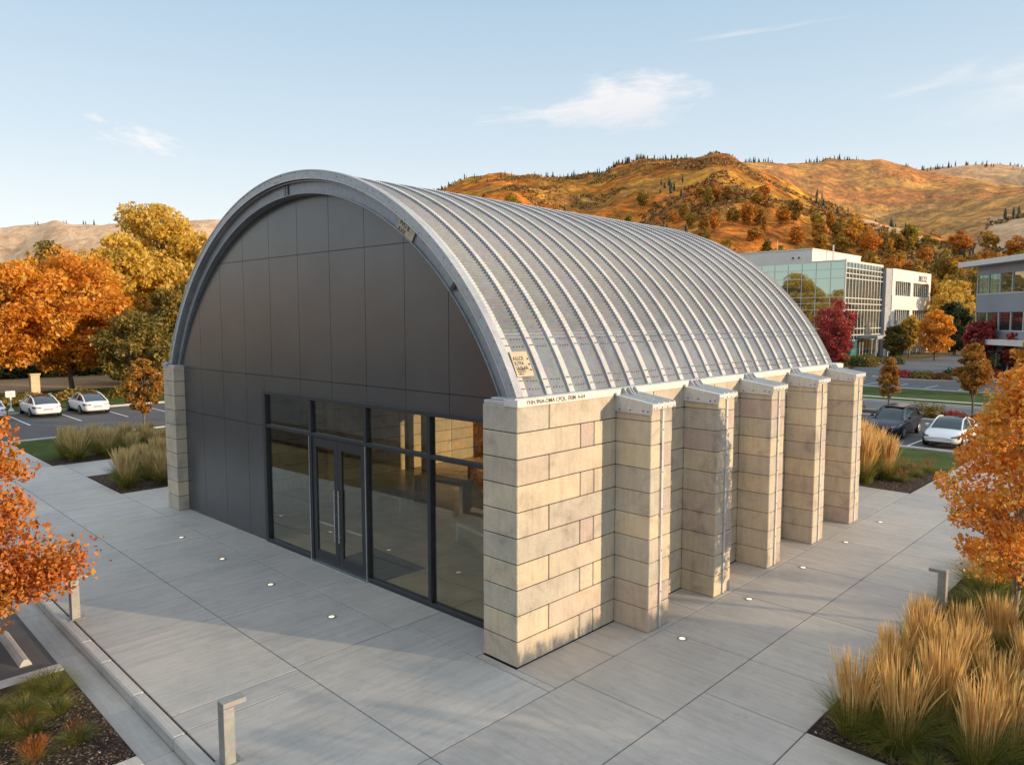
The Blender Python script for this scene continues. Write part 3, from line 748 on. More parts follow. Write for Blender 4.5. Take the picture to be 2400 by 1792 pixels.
# doors
for (u0, u1, hs) in ((8.01, 9.195, 1), (9.205, 10.39, -1)):
    mb = MB(); wbox(u0, u0+.17, -.06, .01, .02, 3.45); wbox(u1-.17, u1, -.06, .01, .02, 3.45)
    wbox(u0+.171, u1-.171, -.06, .01, .02, .34); wbox(u0+.171, u1-.171, -.06, .01, 3.20, 3.45)
    d_ = part(mb, 'door', M['frame'])
    mb = MB(); wbox(u0+.17, u1-.17, -.03, -.018, .34, 3.2, 0, 0); o = mb.build('pane', M['glass'], d_)
    mb = MB(); hu = u1-.09 if hs == 1 else u0+.09
    mb.tube([W(hu, .075, .75), W(hu, .075, 2.15)], .017, 10)
    for hz in (.9, 1.45, 2.0): mb.tube([W(hu, .0, hz), W(hu, .075, hz)], .010, 8)
    mb.build('handle', M['alu'], d_)
    mb = MB(); wbox(u0+.171, u1-.171, -.06, -.045, 1.08, 1.13, 0, .003); mb.build('push_bar', M['alu'], d_)
mb = MB(); wbox(7.9, 10.5, .0, .14, .0, .022, 0, .004); part(mb, 'threshold', M['alu'])
# --- interior
mb = MB(); mb.add([(-16.3, .55, .012), (-.9, 1.0, .012), (-.9, 15.7, .012), (-16.3, 15.7, .012)], [(0, 1, 2, 3)]); part(mb, 'floor', M['floor'])
mb = MB()
for x0, x1 in ((-16.3, -13.2), (-4.6, -.95)): mb.box(x0, x1, 15.5, 15.68, .012, 5)
n = 40; pts = []
mb2 = []
for i in range(n+1):
    t = T0+(PI-2*T0)*i/n; pts.append(ell(t, -.13))
poly = [(x_, 15.6, z_) for x_, z_ in pts]
poly = [(pts[0][0], 15.6, 4.2)]+poly+[(pts[-1][0], 15.6, 4.2)]
o = len(mb.v); mb.v += poly; mb.f.append(tuple(range(o, o+len(poly)))); mb.m.append(0); mb.sm.append(False)
part(mb, 'rear_wall', M['inwall'])
for a, b_ in ((-13.2, -10.4), (-10.3, -7.5), (-7.4, -4.6)):
    mb = MB(); mb.box(a, b_, 15.58, 15.6, .05, 4.2); part(mb, 'rear_pane', M['glass'])
for (x_, y_) in ((-15.6, 5.5), (-11.4, 7.0), (-15.3, 9.2), (-7.8, 9.5), (-12.6, 12)):
    mb = MB(); mb.box(x_-.14, x_+.14, y_-.14, y_+.14, .012, 6.5, 0, .01); part(mb, 'interior_post', M['warmpost'])
def bench(x, y, lx, ly, h, label, mat, rz=0):
    o = empty('bench', (x, y, .013), label, 'bench', rz=rz)
    mb = MB(); mb.box(-lx/2, lx/2, -ly/2, ly/2, h-.12, h, 0, .012); mb.build('seat', mat, o)
    for s in (-1, 1):
        mb = MB(); mb.box(s*lx/2-(.12 if s > 0 else 0), s*lx/2+(0 if s > 0 else .12), -ly/2, ly/2, 0, h-.12, 0, .01); mb.build('leg', mat, o)
bench(-11.55, 5.35, 2.3, .6, .62, 'pale concrete bench seen through the glass behind the doors', M['bench'])
bench(-6.1, 4.7, 1.6, .65, .55, 'grey concrete bench inside the hall nearest the block corner', M['bench'], R(-10))
bench(-11.7, 8.0, 2.4, .6, .6, 'dark bench deep inside the hall beside a post', M['steel_dark'], R(8))
bench(-12.0, 10.9, 2.2, .5, .6, 'far bench standing deepest inside the hall', M['steel_dark'], R(8))
mb = MB(); mb.box(-7.95, -5.6, .98, 2.3, .013, .026, 0, .004); tag(mb.build('door_mat', M['mat']), 'dark rectangular entrance mat on the hall floor behind the doors', 'mat')

# --- block walls
C_ = .5
def course(mb, axis, a0, a1, joints, c0, c1, z0, z1, bev=.012, gp=.010):
    """blocks laid along 'y' (or 'x') from a0 to a1 with vertical joints"""
    e = [a0]+[j for j in joints if a0+.05 < j < a1-.05]+[a1]
    for p0, p1 in zip(e[:-1], e[1:]):
        q0 = p0+(gp if p0 != a0 else 0); q1 = p1-(gp if p1 != a1 else 0)
        jit = random.uniform(0, .004)
        mb.box(c0, c1-jit, q0, q1, z0+gp*.8, z1-gp*.8, bpick(q1-q0 < .8), bev)
S = [3.04, 5.80, 8.62, 11.56, 14.52]
mb = MB()
for k in range(10):
    z0, z1 = k*C_, (k+1)*C_
    js = [.9] if k % 2 else [1.86, 2.31]
    mids = [s+.9+(.55 if k % 2 else 1.2) for s in S]+[s+.25 for s in S]
    course(mb, 'y', 0, 15.85, sorted(js+mids), -.93, 0, z0, z1)
    mb.box(-.90, -.02, .03, 15.8, z0-.01 if k else .0, z1-.0, 1) if False else None
mb.box(-.9, -.018, .02, 15.82, 0.003, 4.985, 5)
part(mb, 'block_wall', MBL+[M['joint']], label='warm sunlit block wall on the buttress side')
mb = MB()
for k in range(10):
    course(mb, 'y', 0, 15.85, [1.1, 2.2, 3.5, 5, 6.5, 8, 9.5, 11, 12.5, 14], -17.29, -16.36, k*C_, (k+1)*C_)
mb.box(-17.27, -16.38, .02, 15.82, .003, 4.985, 5)
part(mb, 'block_wall', MBL+[M['joint']], label='grey shaded block wall on the car park side')
def buttress(y0, x0=0.0, sx=1, nm=0):
    mb = MB()
    a = .903
    def bx(X0, X1, Y0, Y1, Z0, Z1, mi=0, bev=.014):
        X0, X1 = sorted((x0+sx*X0, x0+sx*X1)); mb.box(X0, X1, y0+Y0, y0+Y1, Z0, Z1, mi, bev)
    for k in range(10):
        z0, z1 = k*C_+.005, (k+1)*C_-.005
        if k == 9: z1 = 4.86
        bx(.004, a-random.uniform(0, .004), 0, .352, z0, z1, bpick())
    zz = [0, .55, .98, 1.5, 2.0, 2.45, 3.02, 3.5, 4.0, 4.45, 4.82]
    for za, zb in zip(zz[:-1], zz[1:]): bx(.004, a-.012+random.uniform(-.006, .010), .375, .805, za+.005, zb-.005, bpick(random.random() < .5))
    bx(.01, a-.03, .02, .79, .003, 4.8, 5, 0)
    b = part(mb, 'buttress', MBL+[M['joint']])
    mb = MB(); bx(a-.02, a+.012, .40, .475, .01, 4.72, 0, .004)
    for z_ in (.8, 1.7, 2.6, 3.4, 4.3): 
        mb.disc((x0+sx*(a+.012), y0+.437, z_), (sx, 0, 0), .014, .01, 6, 1)
    mb.build('cover_strip', [M['cap'], M['bolt']], b).matrix_parent_inverse = Matrix.Identity(4)
    # metal cap, falling outwards, with skirts
    mb = MB(); e = .035
    def sl(X): return 5.005-.135*X/.95
    X1 = .955
    P = lambda X, Y, Z: (x0+sx*X, y0+Y, Z)
    A, B = -e, .805+e
    def skirt(p): mb.add(p, [(0, 1, 2, 3)])
    mb.add([P(.0, A, sl(0)), P(X1, A, sl(X1)), P(X1, B, sl(X1)), P(.0, B, sl(0)), P(0, A, 4.66), P(X1-.02, A, 4.64), P(X1+.0, A, 4.76), P(X1, B, 4.76), P(X1-.02, B, 4.64), P(0, B, 4.66)],
           [(0, 1, 2, 3), (0, 4, 5, 6, 1), (1, 6, 7, 2), (2, 7, 8, 9, 3)])
    for yy in (.16, .36, .58, .76):
        mb.add([P(0, yy, sl(0)+.002), P(X1, yy, sl(X1)+.002), P(X1, yy+.045, sl(X1)+.002), P(0, yy+.045, sl(0)+.002), P(0, yy+.012, sl(0)+.03), P(X1, yy+.012, sl(X1)+.03), P(X1, yy+.033, sl(X1)+.03), P(0, yy+.033, sl(0)+.03)],
               [(0, 1, 5, 4), (4, 5, 6, 7), (7, 6, 2, 3), (1, 2, 6, 5)])
    for xx in (.13, .40, .72, .84): mb.disc(P(xx, A, 4.72+random.uniform(-.02, .02)), (0, -1, 0), .016, .012, 6, 1)
    for yy in (.02, .12, .32, .52, .76): mb.disc(P(X1, yy, 4.785), (sx, 0, 0), .013, .012, 6, 1)
    mb.build('cap', [M['cap'], M['bolt']], b)
    for yy in (.18, .36, .44, .60):
        mb = MB(); t_ = .035
        q = [P(.03, yy, sl(.03)), P(.03, yy, 5.13), P(.06, yy, 5.15), P(.17, yy, sl(.17)+.03), P(.20, yy, sl(.2))]
        q2 = [(a_[0], a_[1]+t_, a_[2]) for a_ in q]
        n_ = len(q); mb.add(q+q2, [tuple(range(n_)), tuple(range(2*n_-1, n_-1, -1))]+[(i, i+n_, (i+1) % n_+n_, (i+1) % n_) for i in range(n_)])
        mb.build('gusset', M['steel'], b)
    mb = MB(); mb.disc(P(.03, -.07, 5.02), (sx, 0, 0), .035, .06, 8); mb.build('conduit_end', M['steel'], b)
    return b
for i, y0 in enumerate(S): buttress(y0)
for i, y0 in enumerate(S): buttress(y0, -17.29, -1)
# eave beams
mb = MB(); mb.box(-.34, .028, -.02, 15.93, 4.985, 5.125, 0, .006); mb.box(-.30, -.05, .0, 15.93, 5.125, 5.142, 1, 0)
eb = part(mb, 'eave_beam', [M['beam'], M['steel']])
mb = MB(); mb.box(-17.32, -16.95, -.02, 15.93, 4.985, 5.125, 0, .006); part(mb, 'eave_beam', M['steel'])
mb = MB(); mb.box(-.93, -.345, .03, .9, 4.99, 5.07, 0, .01); mb.box(-.80, -.345, .10, .9, 5.071, 5.12, 0, .01)
part(mb, 'seat_plate', M['cap'])
mb = MB(); mb.box(-16.94, -16.4, .03, .9, 4.99, 5.05, 0, .01); part(mb, 'seat_plate', M['cap'])
mt = Matrix.Translation((.0295, .22, 5.022)) @ Matrix.Rotation(PI/2, 4, 'Z') @ Matrix.Rotation(PI/2, 4, 'X')
text_mesh("YHH.9NA-OMA CPQL. ERIM. A-64", .115, M['ink'], 'stencil_lettering', eb, mt, .001, bold=.002, sx=1.02)
# rating plate on the roof
t = ang_at(5.72); n_ = Vector((math.cos(t)/EA, 0, math.sin(t)/EB)).normalized(); tz = Vector((-n_.z, 0, n_.x))
cx, cz = ell(t, .045)
def PL(u, v_, d): p_ = Vector((cx, .62, cz))+Vector((0, 1, 0))*u+tz*v_+n_*d; return tuple(p_)
mb = MB(); mb.box(-.24, .24, -.27, .27, 0, .02, 0, .006, fn=lambda a, b_, c: PL(a+.07*b_, b_, c))
for v_ in (-.14, -.02, .10): mb.disc(PL(.19+.07*v_, v_, .02), n_, .018, .012, 6, 1)
pl = mb.build('rating_plate', [M['plate'], M['bolt']], roof)
mt = Matrix(((0, tz.x, n_.x, 0), (1, 0, 0, 0), (0, tz.z, n_.z, 0), (0, 0, 0, 1)))
o_ = Vector(PL(-.20, .085, .021)); 
text_mesh("A:LLCE\nIL:YEA\nULSLAR", .105, M['ink'], 'plate_text', roof, Matrix.Translation(o_) @ mt, .001, bold=.0025, sx=.9)
o_ = Vector(PL(-.20, -.13, .021))
text_mesh("FLAHLERR\nVEWTFYT\n NET.X", .05, M['ink'], 'plate_text', roof, Matrix.Translation(o_) @ mt, .001, bold=.0015)
# worn plate on the ring
t = R(55.5); x_, z_ = ell(t, -.34); a_ = t-PI/2
rp = Matrix.Translation((x_, .285, z_)) @ Matrix.Rotation(-a_, 4, 'Y')
mb = MB(); mb.box(-.32, .32, 0, .03, -.135, .135, 0, .005, fn=lambda a, b_, c: tuple(rp @ Vector((a, b_, c))))
part(mb, 'ring_plate', M['plate'])
o = text_mesh("FVU B\nAVIE", .135, M['ink'], 'ring_plate_text', BL, rp @ Matrix.Translation((-.27, -.001, .0)) @ Matrix.Rotation(PI/2, 4, 'X'), .001, bold=.003, sx=1.1)
o.matrix_parent_inverse = Matrix.Translation((8.6, -8, 0))
o = text_mesh("THE.X", .09, M['ink'], 'rim_text', BL, Matrix.Translation((-9.25, .168, 10.20)) @ Matrix.Rotation(PI/2, 4, 'X'), .001, sx=1.0)
o.matrix_parent_inverse = Matrix.Translation((8.6, -8, 0))

# ------------------------------------------------------------------ plaza fittings
def ground_light(x, y, label, grp='round lights set in the paving'):
    o = empty('ground_light', (x, y, 0), label, 'ground light', grp)
    mb = MB(); n = 24
    ringp = lambda r_, z: [(r_*math.cos(2*PI*k/n), r_*math.sin(2*PI*k/n), z) for k in range(n)]
    mb.grid([ringp(.115, .001), ringp(.11, .012), ringp(.082, .014), ringp(.076, .006)], 0, True, True); mb.v += [] ; mb.build('trim_ring', M['steel_dark'], o)
    mb = MB(); o2 = 0; mb.v += ringp(.062, .009); mb.f.append(tuple(range(n))); mb.m.append(0); mb.sm.append(False)
    mb.build('lens', M['glow'], o)
for i, x_ in enumerate((-4.64, -7.47, -10.26, -13.12)):
    ground_light(x_, -1.17, ['round light in the front paving nearest the block corner', 'round light in the front paving, second from the block corner', 'round light in the front paving, third from the block corner', 'round light in the front paving farthest from the block corner'][i])
for i, y_ in enumerate((3.33, 6.32, 9.4, 12.48, 15.5)):
    ground_light(1.55, y_, ['round light in the side paving in front of the nearest buttress', 'round light in the side paving, second along the buttresses', 'round light in the side paving, third along the buttresses', 'round light in the side paving, fourth along the buttresses', 'round light in the side paving beside the farthest buttress'][i])
def bollard(x, y, rz, label, h=.97):
    o = empty('bollard_light', (x, y, 0), label, 'bollard light', 'bent-head bollard lights', rz)
    mb = MB(); mb.box(-.19, .15, -.15, .15, 0, .014, 0, .004); mb.build('base_plate', M['bollard'], o)
    mb = MB(); mb.box(-.13, .04, -.10, .10, .014, h-.085, 0, .006); 
    mb.build('post', M['bollard'], o)
    mb = MB(); mb.box(-.13, .23, -.10, .10, h-.08, h, 0, .006); hd = mb.build('head', M['bollard'], o)
    mb = MB(); mb.box(.07, .2, -.05, .05, h-.088, h-.0805, 0, 0); mb.build('lens', M['post_white'], hd)
    mb = MB()
    for a in (-.13, .10):
        for b_ in (-.1, .1): mb.disc((a, b_, .014), (0, 0, 1), .012, .01, 6)
    mb.build('anchor_bolts', M['alu'], o)
bollard(-1.05, -5.1, R(90), 'metal bollard light with bent head on the kerb edge in front')
bollard(-8.65, -5.15, R(90), 'metal bollard light under the branch of the orange tree at left')
bollard(4.95, 8.72, R(180), 'metal bollard light rising behind the golden grasses at right')
# wheel stop
mb = MB()
q = [(-.11, 0), (.11, 0), (.08, .07), (.03, .13), (-.03, .13), (-.08, .07)]
P = [[(X, a, b_) for a, b_ in q] for X in (-.95, .95)]
mb.grid(P, 0, False, True); mb.add(P[0], [tuple(range(5, -1, -1))]); mb.add(P[1], [tuple(range(6))])
o = mb.build('wheel_stop', M['curb']); o.location = (-8.25, -6.42, -.205); tag(o, 'pale concrete wheel stop lying in the parking bay at left', 'wheel stop')
# sign on white post in the car park
o = empty('parking_sign', (-53.4, 2.3, 0), 'small white sign on a post beside the parked white cars', 'sign')
mb = MB(); mb.tube([(0, 0, .02), (0, 0, 1.15)], .06, 8); mb.tube([(0, 0, .02), (0, 0, .25)], [.22, .08], 8); mb.build('post', M['post_white'], o)
mb = MB(); mb.box(-.03, .03, -.3, .3, 1.05, 1.5, 0, .01); mb.build('panel', M['post_white'], o)
mb = MB(); mb.box(.031, .036, -.2, .2, 1.3, 1.36); mb.box(.031, .036, -.2, .2, 1.18, 1.23); mb.build('marks', M['grey_panel'], o)

# ------------------------------------------------------------------ cars
def car(label, paint, loc, rz, suv=False, lampdark=True):
    o = empty('parked_car', loc, label, 'car', 'cars in the car parks', rz)
    Lc, Wd, H = 4.7, 1.86, (1.62 if suv else 1.44)
    # stations: x, half width at beltline, z low, z belt, roof z (greenhouse) , half width roof
    st = [(-2.34, .62, .34, .60, None), (-2.30, .74, .24, .74, None), (-2.12, .84, .20, .86 if not suv else .95, None), (-1.75, .90, .19, .93 if not suv else 1.03, None), (-1.35, .925, .18, .95 if not suv else 1.05, None), (-.8, .93, .17, .94 if not suv else 1.04, None),
          (0, .93, .17, .93 if not suv else 1.02, None), (.7, .93, .17, .92 if not suv else 1.02, None), (1.15, .925, .18, .91 if not suv else 1.01, None), (1.6, .90, .19, .83 if not suv else .95, None), (1.95, .85, .21, .74 if not suv else .86, None), (2.2, .75, .25, .65 if not suv else .76, None), (2.34, .60, .32, .55 if not suv else .62, None)]
    mb = MB(); P = []
    for x_, hw, zl, zb, _ in st:
        half = [(0.0, zl), (hw*.7, zl), (hw*.93, zl+.05), (hw*1.0, zl+.22), (hw*1.0, (zl+zb)/2+.06), (hw*.975, zb-.08), (hw*.90, zb-.01), (hw*.5, zb+.025), (0, zb+.035)]
        ringq = [(x_, -y_, z_) for y_, z_ in half]+[(x_, y_, z_) for y_, z_ in half[::-1][1:-1]]
        P.append(ringq)
    mb.grid(P, 0, True, True)
    for s in (0, -1):
        n_ = len(P[s]); mb.add(P[s], [tuple(range(n_))[::(1 if s else -1)]])
    body = mb.build('body', paint, o)
    md = body.modifiers.new('s', 'SUBSURF'); md.levels = 1; md.render_levels = 1
    # greenhouse
    r0 = H
    gh = [(-1.95 if not suv else -2.15, .66, .93 if not suv else 1.03, .0), (-1.2 if not suv else -1.75, .63, 1.24 if not suv else 1.42, .0), (-.55, .60, r0-.04, 0), (.05, .60, r0, 0), (.55, .61, r0-.09, 0), (1.25, .70, .90 if not suv else 1.0, 0)]
    mb = MB(); Pg = []
    for x_, hw, z_, _ in gh:
        zb = .86 if not suv else .96
        hb = .83 if -1.5 < x_ < 1.0 else .74
        Pg.append([(x_, -hb, zb), (x_, -(hb*.45+hw*.55), zb+(z_-zb)*.6), (x_, -hw, max(z_-.05, zb)), (x_, -hw*.75, z_), (x_, 0, z_+.025), (x_, hw*.75, z_), (x_, hw, max(z_-.05, zb)), (x_, (hb*.45+hw*.55), zb+(z_-zb)*.6), (x_, hb, zb)])
    mb.grid(Pg, 0, True)
    cab = mb.build('cabin_glass', M['carglass'], o)
    md = cab.modifiers.new('s', 'SUBSURF'); md.levels = 1; md.render_levels = 2
    # pillars / roof rails in paint
    mb = MB()
    for s in (-1, 1):
        pts = [(g_[0], s*(g_[1]+.015), g_[2]-.035+.015) for g_ in gh]
        pts[0] = (gh[0][0]+.02, s*.73, gh[0][2]-.02); pts[-1] = (gh[-1][0]-.0, s*.74, gh[-1][2]-.03)
        mb.tube(pts, [.05, .05, .04, .035, .04, .045], 6)
        mb.tube([(-.35, s*.60, r0-.07), (-.30, s*.85, .90)], .03, 6)
    mb.build('pillars', paint, o)
    if suv:
        mb = MB(); mb.box(-1.7, .35, -.55, .55, H-.02, H+.028, 0, .02); mb.build('roof_panel', paint, o)
    for s in (-1, 1):
        for wx in (-1.42, 1.42):
            mb = MB(); mb.tube([(wx, s*.74, .33), (wx, s*.945, .33)], [.335, .335], 20)
            wh = mb.build('wheel', M['tyre'], o)
            mb = MB(); mb.tube([(wx, s*.94, .33), (wx, s*.955, .33)], [.235, .20], 16)
            for k in range(5):
                a = 2*PI*k/5; mb.tube([(wx, s*.957, .33), (wx+.2*math.cos(a), s*.957, .33+.2*math.sin(a))], .02, 5)
            mb.build('rim', M['rim'], wh)
        mb = MB(); mb.box(.62, .82, min(s*.92, s*1.08), max(s*.92, s*1.08), .93+(H-1.44)*.6, 1.06+(H-1.44)*.6, 0, .03); mb.build('mirror', paint, o)
        zt = .74 if not suv else .85
        mb = MB(); mb.add([(-2.335, s*.42, zt-.02), (-2.28, s*.76, zt+.05), (-2.05, s*.905, zt+.06), (-2.07, s*.905, zt-.06), (-2.31, s*.74, zt-.09), (-2.345, s*.42, zt-.07)], [(0, 1, 2, 3, 4, 5)])
        tl = mb.build('tail_light', M['lamp_red'], o); sol = tl.modifiers.new('t', 'SOLIDIFY'); sol.thickness = .03; sol.offset = 0
        zt = .63 if not suv else .72
        mb = MB(); mb.add([(2.27, s*.50, zt-.02), (2.12, s*.80, zt+.05), (1.80, s*.895, zt+.13), (1.86, s*.905, zt+.04), (2.16, s*.82, zt-.05), (2.30, s*.52, zt-.06)], [(0, 1, 2, 3, 4, 5)])
        hl = mb.build('headlight', M['lamp_dark'] if lampdark else M['lamp_clear'], o); sol = hl.modifiers.new('t', 'SOLIDIFY'); sol.thickness = .04; sol.offset = 0
    mb = MB(); mb.box(-2.37, -2.345, -.26, .26, .52, .64, 0, .004); mb.build('number_plate', M['grey_panel'], o)
    mb = MB(); mb.box(2.30, 2.37, -.55, .55, .27, .35, 0, .02); mb.build('lower_grille', M['bolt'], o)
    mb = MB(); mb.box(-2.36, -2.25, -.6, .6, .22, .30, 0, .02); mb.build('rear_diffuser', M['bolt'], o)
    return o
car('white saloon car parked rear-out, left of the pair beside the sign', M['carwhite'], (-50.0, 3.35, -.008), PI)
car('white saloon car parked rear-out, right of the pair by the orange trees', M['carwhite'], (-49.5, 6.25, -.008), PI)
car('white car almost cut off at the left edge of the picture', M['carwhite'], (-50.4, .25, -.008), PI)
car('dark blue hatchback parked nose-out behind the tall grasses', M['cardark'], (-4.15, 35.8, -.008), -PI/2, True, False)
car('white saloon car parked nose-out beside the dark blue one', M['carwhite'], (-.95, 34.6, -.008), -PI/2)

# ------------------------------------------------------------------ vegetation
def leaves(name, C, size, mat, parent=None, elong=1.6, droop=.3, jitter=.35):
    """C: (n,3) leaf centres -> one mesh of small pointed leaf faces"""
    n = len(C); C = np.asarray(C, np.float32)
    th = rng.uniform(0, 2*PI, n); ph = rng.normal(0, .7, n)-droop
    a = np.stack([np.cos(th)*np.cos(ph), np.sin(th)*np.cos(ph), np.sin(ph)], -1)
    b = rng.normal(0, 1, (n, 3)); b -= (b*a).sum(-1, keepdims=True)*a; b /= np.linalg.norm(b, axis=1, keepdims=True)+1e-9
    s = (size*(1+rng.normal(0, jitter, n)).clip(.4, 2))[:, None]
    V = np.stack([C-a*s*elong*.5, C+b*s*.5+a*s*.1, C+a*s*elong*.5, C-b*s*.5+a*s*.1], 1).reshape(-1, 3)
    F = np.arange(4*n).reshape(-1, 4)
    return np_mesh(name, V, F, mat, parent)
def tree(root, H, trunk_h, rad, nclump, nleaf, lsize, lmat, bmat, seed=0, shape='round', clump=.16, trunk_r=None, low=0.0, limb=True, lean=(0, 0)):
    rnd = random.Random(seed); tr = trunk_r or H*.018
    mb = MB(); cz = trunk_h+(H-trunk_h)*.5; ch = (H-trunk_h)*.5
    tp = [(0, 0, -.1)]; k = 7
    for i in range(1, k+1):
        z = H*.86*i/k; tp.append((lean[0]*z/H+rnd.uniform(-1, 1)*tr*.8, lean[1]*z/H+rnd.uniform(-1, 1)*tr*.8, z))
    mb.tube(tp, [tr*(1-.85*i/k) for i in range(k+1)], 8)
    cl = []
    for i in range(nclump):
        while True:
            u = Vector((rnd.uniform(-1, 1), rnd.uniform(-1, 1), rnd.uniform(-1, 1)))
            l = u.length
            if l > 1 or l < .25: continue
            if rnd.random() > l**1.2+.1: continue
            break
        z = u.z
        if shape == 'round': sc_ = 1.0 if z < .2 else 1-.15*z
        elif shape == 'oval': sc_ = 1-.25*abs(z)
        elif shape == 'cone': sc_ = .25+.95*(1-(z+1)/2)**.8
        elif shape == 'vase': sc_ = .55+.5*(z+1)/2
        lump = 1+.28*noise.noise(Vector((u.x*2.2+seed, u.y*2.2, u.z*2.2)))
        c = Vector((u.x*rad*sc_*lump+lean[0]*(cz+z*ch)/H, u.y*rad*sc_*lump+lean[1]*(cz+z*ch)/H, cz+z*ch*(1+.12*noise.noise(Vector((u.x*3+seed, u.y*3, 0))))))
        cl.append(c)
    if limb:
        for c in cl[::max(1, len(cl)//40)]:
            z0 = max(trunk_h*.75, c.z-(.35+.4*rnd.random())*math.hypot(c.x, c.y)-.12*H)
            z0 = min(z0, H*.8); f = z0/(H*.86)
            s = Vector((lean[0]*z0/H, lean[1]*z0/H, z0)); m_ = s.lerp(c, .5)+Vector((0, 0, .04*H))
            mb.tube([s, m_, c], [tr*(1-.8*f)*.55, tr*.25, tr*.08], 5, cap=False)
    mb.build('trunk', bmat, root)
    C = []
    per = max(1, nleaf//nclump)
    for c in cl:
        r_ = rad*clump*(.7+.7*rnd.random())
        d = rng.normal(0, 1, (per, 3)); d /= np.linalg.norm(d, axis=1, keepdims=True)
        rr = r_*rng.uniform(.35, 1, (per, 1))**.5
        sc3 = np.array([1.15, 1.15, .8])
        C.append(np.array(c)+d*rr*sc3)
    leaves('crown', np.concatenate(C), lsize, lmat, root)
# right foreground tree
o = empty('maple_tree', (6.42, 8.35, 0), 'young orange maple standing in the grasses at the right edge', 'tree')
tree(o, 5.6, 1.15, 1.50, 210, 17000, .060, M['leaf_orange'], M['palebark'], 11, 'cone', .17, .085)
# left foreground tree
o = empty('maple_tree', (-8.35, -7.65, -.14), 'orange maple leaning in from the left edge over the kerb', 'tree')
tree(o, 6.7, .3, 1.95, 280, 28000, .060, M['leaf_red_orange'], M['bark'], 23, 'cone', .17, .08)
mb = MB(); mb.tube([(0, 0, 1.2), (.5, 1.1, 1.35), (.65, 1.7, 1.5), (.7, 2.2, 1.8)], [.045, .035, .025, .012], 6)
mb.build('branch', M['bark'], o)
cc = []
for t_ in np.linspace(.25, 1, 26):
    p_ = Vector((.1+.6*t_, 2.2*t_, 1.25+.55*t_**2)); cc.append(np.array(p_)+rng.normal(0, .17+.08*t_, (150, 3))*np.array([1, 1, .9]))
leaves('crown', np.concatenate(cc), .062, M['leaf_red_orange'], o)

# large trees at left beyond the car park
def big(x, y, H, th, rad, nl, ls, mat, seed, label, shape='round', ncl=170, name='broadleaf_tree', bm='bark', cat='tree', grp='autumn trees beyond the left car park', z=0):
    o = empty(name, (x, y, z), label, cat, grp); tree(o, H, th, rad, ncl, nl, ls, M[mat], M[bm], seed, shape, .17, None); return o
big(-67.5, 9.9, 12.6, 2.3, 5.6, 26000, .20, 'leaf_big_orange', 31, 'large orange tree behind the right one of the white cars')
big(-66.5, 3.6, 12.0, 2.4, 5.0, 22000, .20, 'leaf_big_orange', 32, 'orange tree behind the left one of the white cars')
big(-69, -3.0, 13.0, 2.0, 5.6, 20000, .20, 'leaf_big_orange', 33, 'orange tree cut by the left edge of the picture')
big(-84, 24.0, 20.5, 3.0, 7.0, 26000, .27, 'leaf_gold', 34, 'tallest golden tree standing behind the orange ones', 'oval')
big(-78, 30.5, 17.0, 2.5, 6.2, 22000, .26, 'leaf_gold', 35, 'golden brown tree close to the left rim of the roof', 'oval')
big(-72, 21.5, 13.0, 1.0, 5.0, 20000, .24, 'leaf_gold', 36, 'lower golden tree between the orange tree and the hall')
big(-64, 19.5, 10.5, .6, 4.0, 16000, .20, 'leaf_olive', 37, 'lower olive tree touching the left pier of the hall')
big(-92, 14.0, 15.5, 1.5, 5.5, 14000, .27, 'leaf_olive', 38, 'dark olive tree at the back left under the tan hills', 'cone')
big(-95, 4.0, 13.5, 1.5, 6.0, 12000, .27, 'leaf_big_orange', 39, 'small orange tree farthest back at the left')
big(-90, -8.0, 13.0, 1.0, 6.0, 10000, .27, 'leaf_big_orange', 30, 'orange tree in the back row at the left edge')
big(-37.9, 6.2, 4.3, 1.0, 1.15, 9000, .085, 'leaf_amber', 41, 'small amber tree in the grass beside the left pier', 'oval', 90, 'young_tree', grp=None)
big(-74, 16.5, 15.5, 1.5, 5.2, 20000, .24, 'leaf_gold', 42, 'golden tree filling the space left of the tallest one')
big(-88, 36.0, 17.5, 1.5, 6.5, 16000, .27, 'leaf_gold', 43, 'golden tree half hidden behind the rim of the vault')
big(-60.5, 13.5, 7.5, .8, 3.2, 12000, .16, 'leaf_olive', 44, 'low olive tree over the verge behind the small amber tree', 'round')
# dark hedge and low wall far left
def bush(name, x, y, rx, ry, h, n, ls, mat, label, grp=None, z=0, cat='shrub'):
    d = rng.normal(0, 1, (n, 3)); d /= np.linalg.norm(d, axis=1, keepdims=True); d[:, 2] = np.abs(d[:, 2])
    lump = np.array([1+.3*noise.noise(Vector(tuple(q*2.3))+Vector((x, y, 0))) for q in d])[:, None]
    C = d*lump*rng.uniform(.55, 1, (n, 1))*np.array([rx, ry, h])
    o = leaves(name, C, ls, M[mat]); o.location = (x, y, z); tag(o, label, cat, grp); return o
for i in range(7): bush('hedge_shrub', -91+.4*i, -6+5.2*i, 2.2, 3.2, 2.0, 1500, .28, 'leaf_green', 'dark hedge bush in the row beneath the orange trees', 'dark hedge bushes behind the tan path')
for i in range(7): bush('verge_shrub', -58+random.uniform(-1, 1), -4+4.0*i, 1.5, 2.0, 1.0, 1200, .14, 'leaf_olive', 'low yellow green verge bush behind the parked white cars', 'low verge bushes behind the left kerb')
mb = MB(); mb.box(-.35, .35, -.35, .35, 0, 1.75, 0, .02); mb.box(-.42, .42, -.42, .42, 1.751, 1.9, 0, .02)
o = mb.build('gate_pillar', M['warmpost']); o.location = (-66.3, 6.6, 0); tag(o, 'pale square pillar catching the sun between the orange trees', 'pillar')

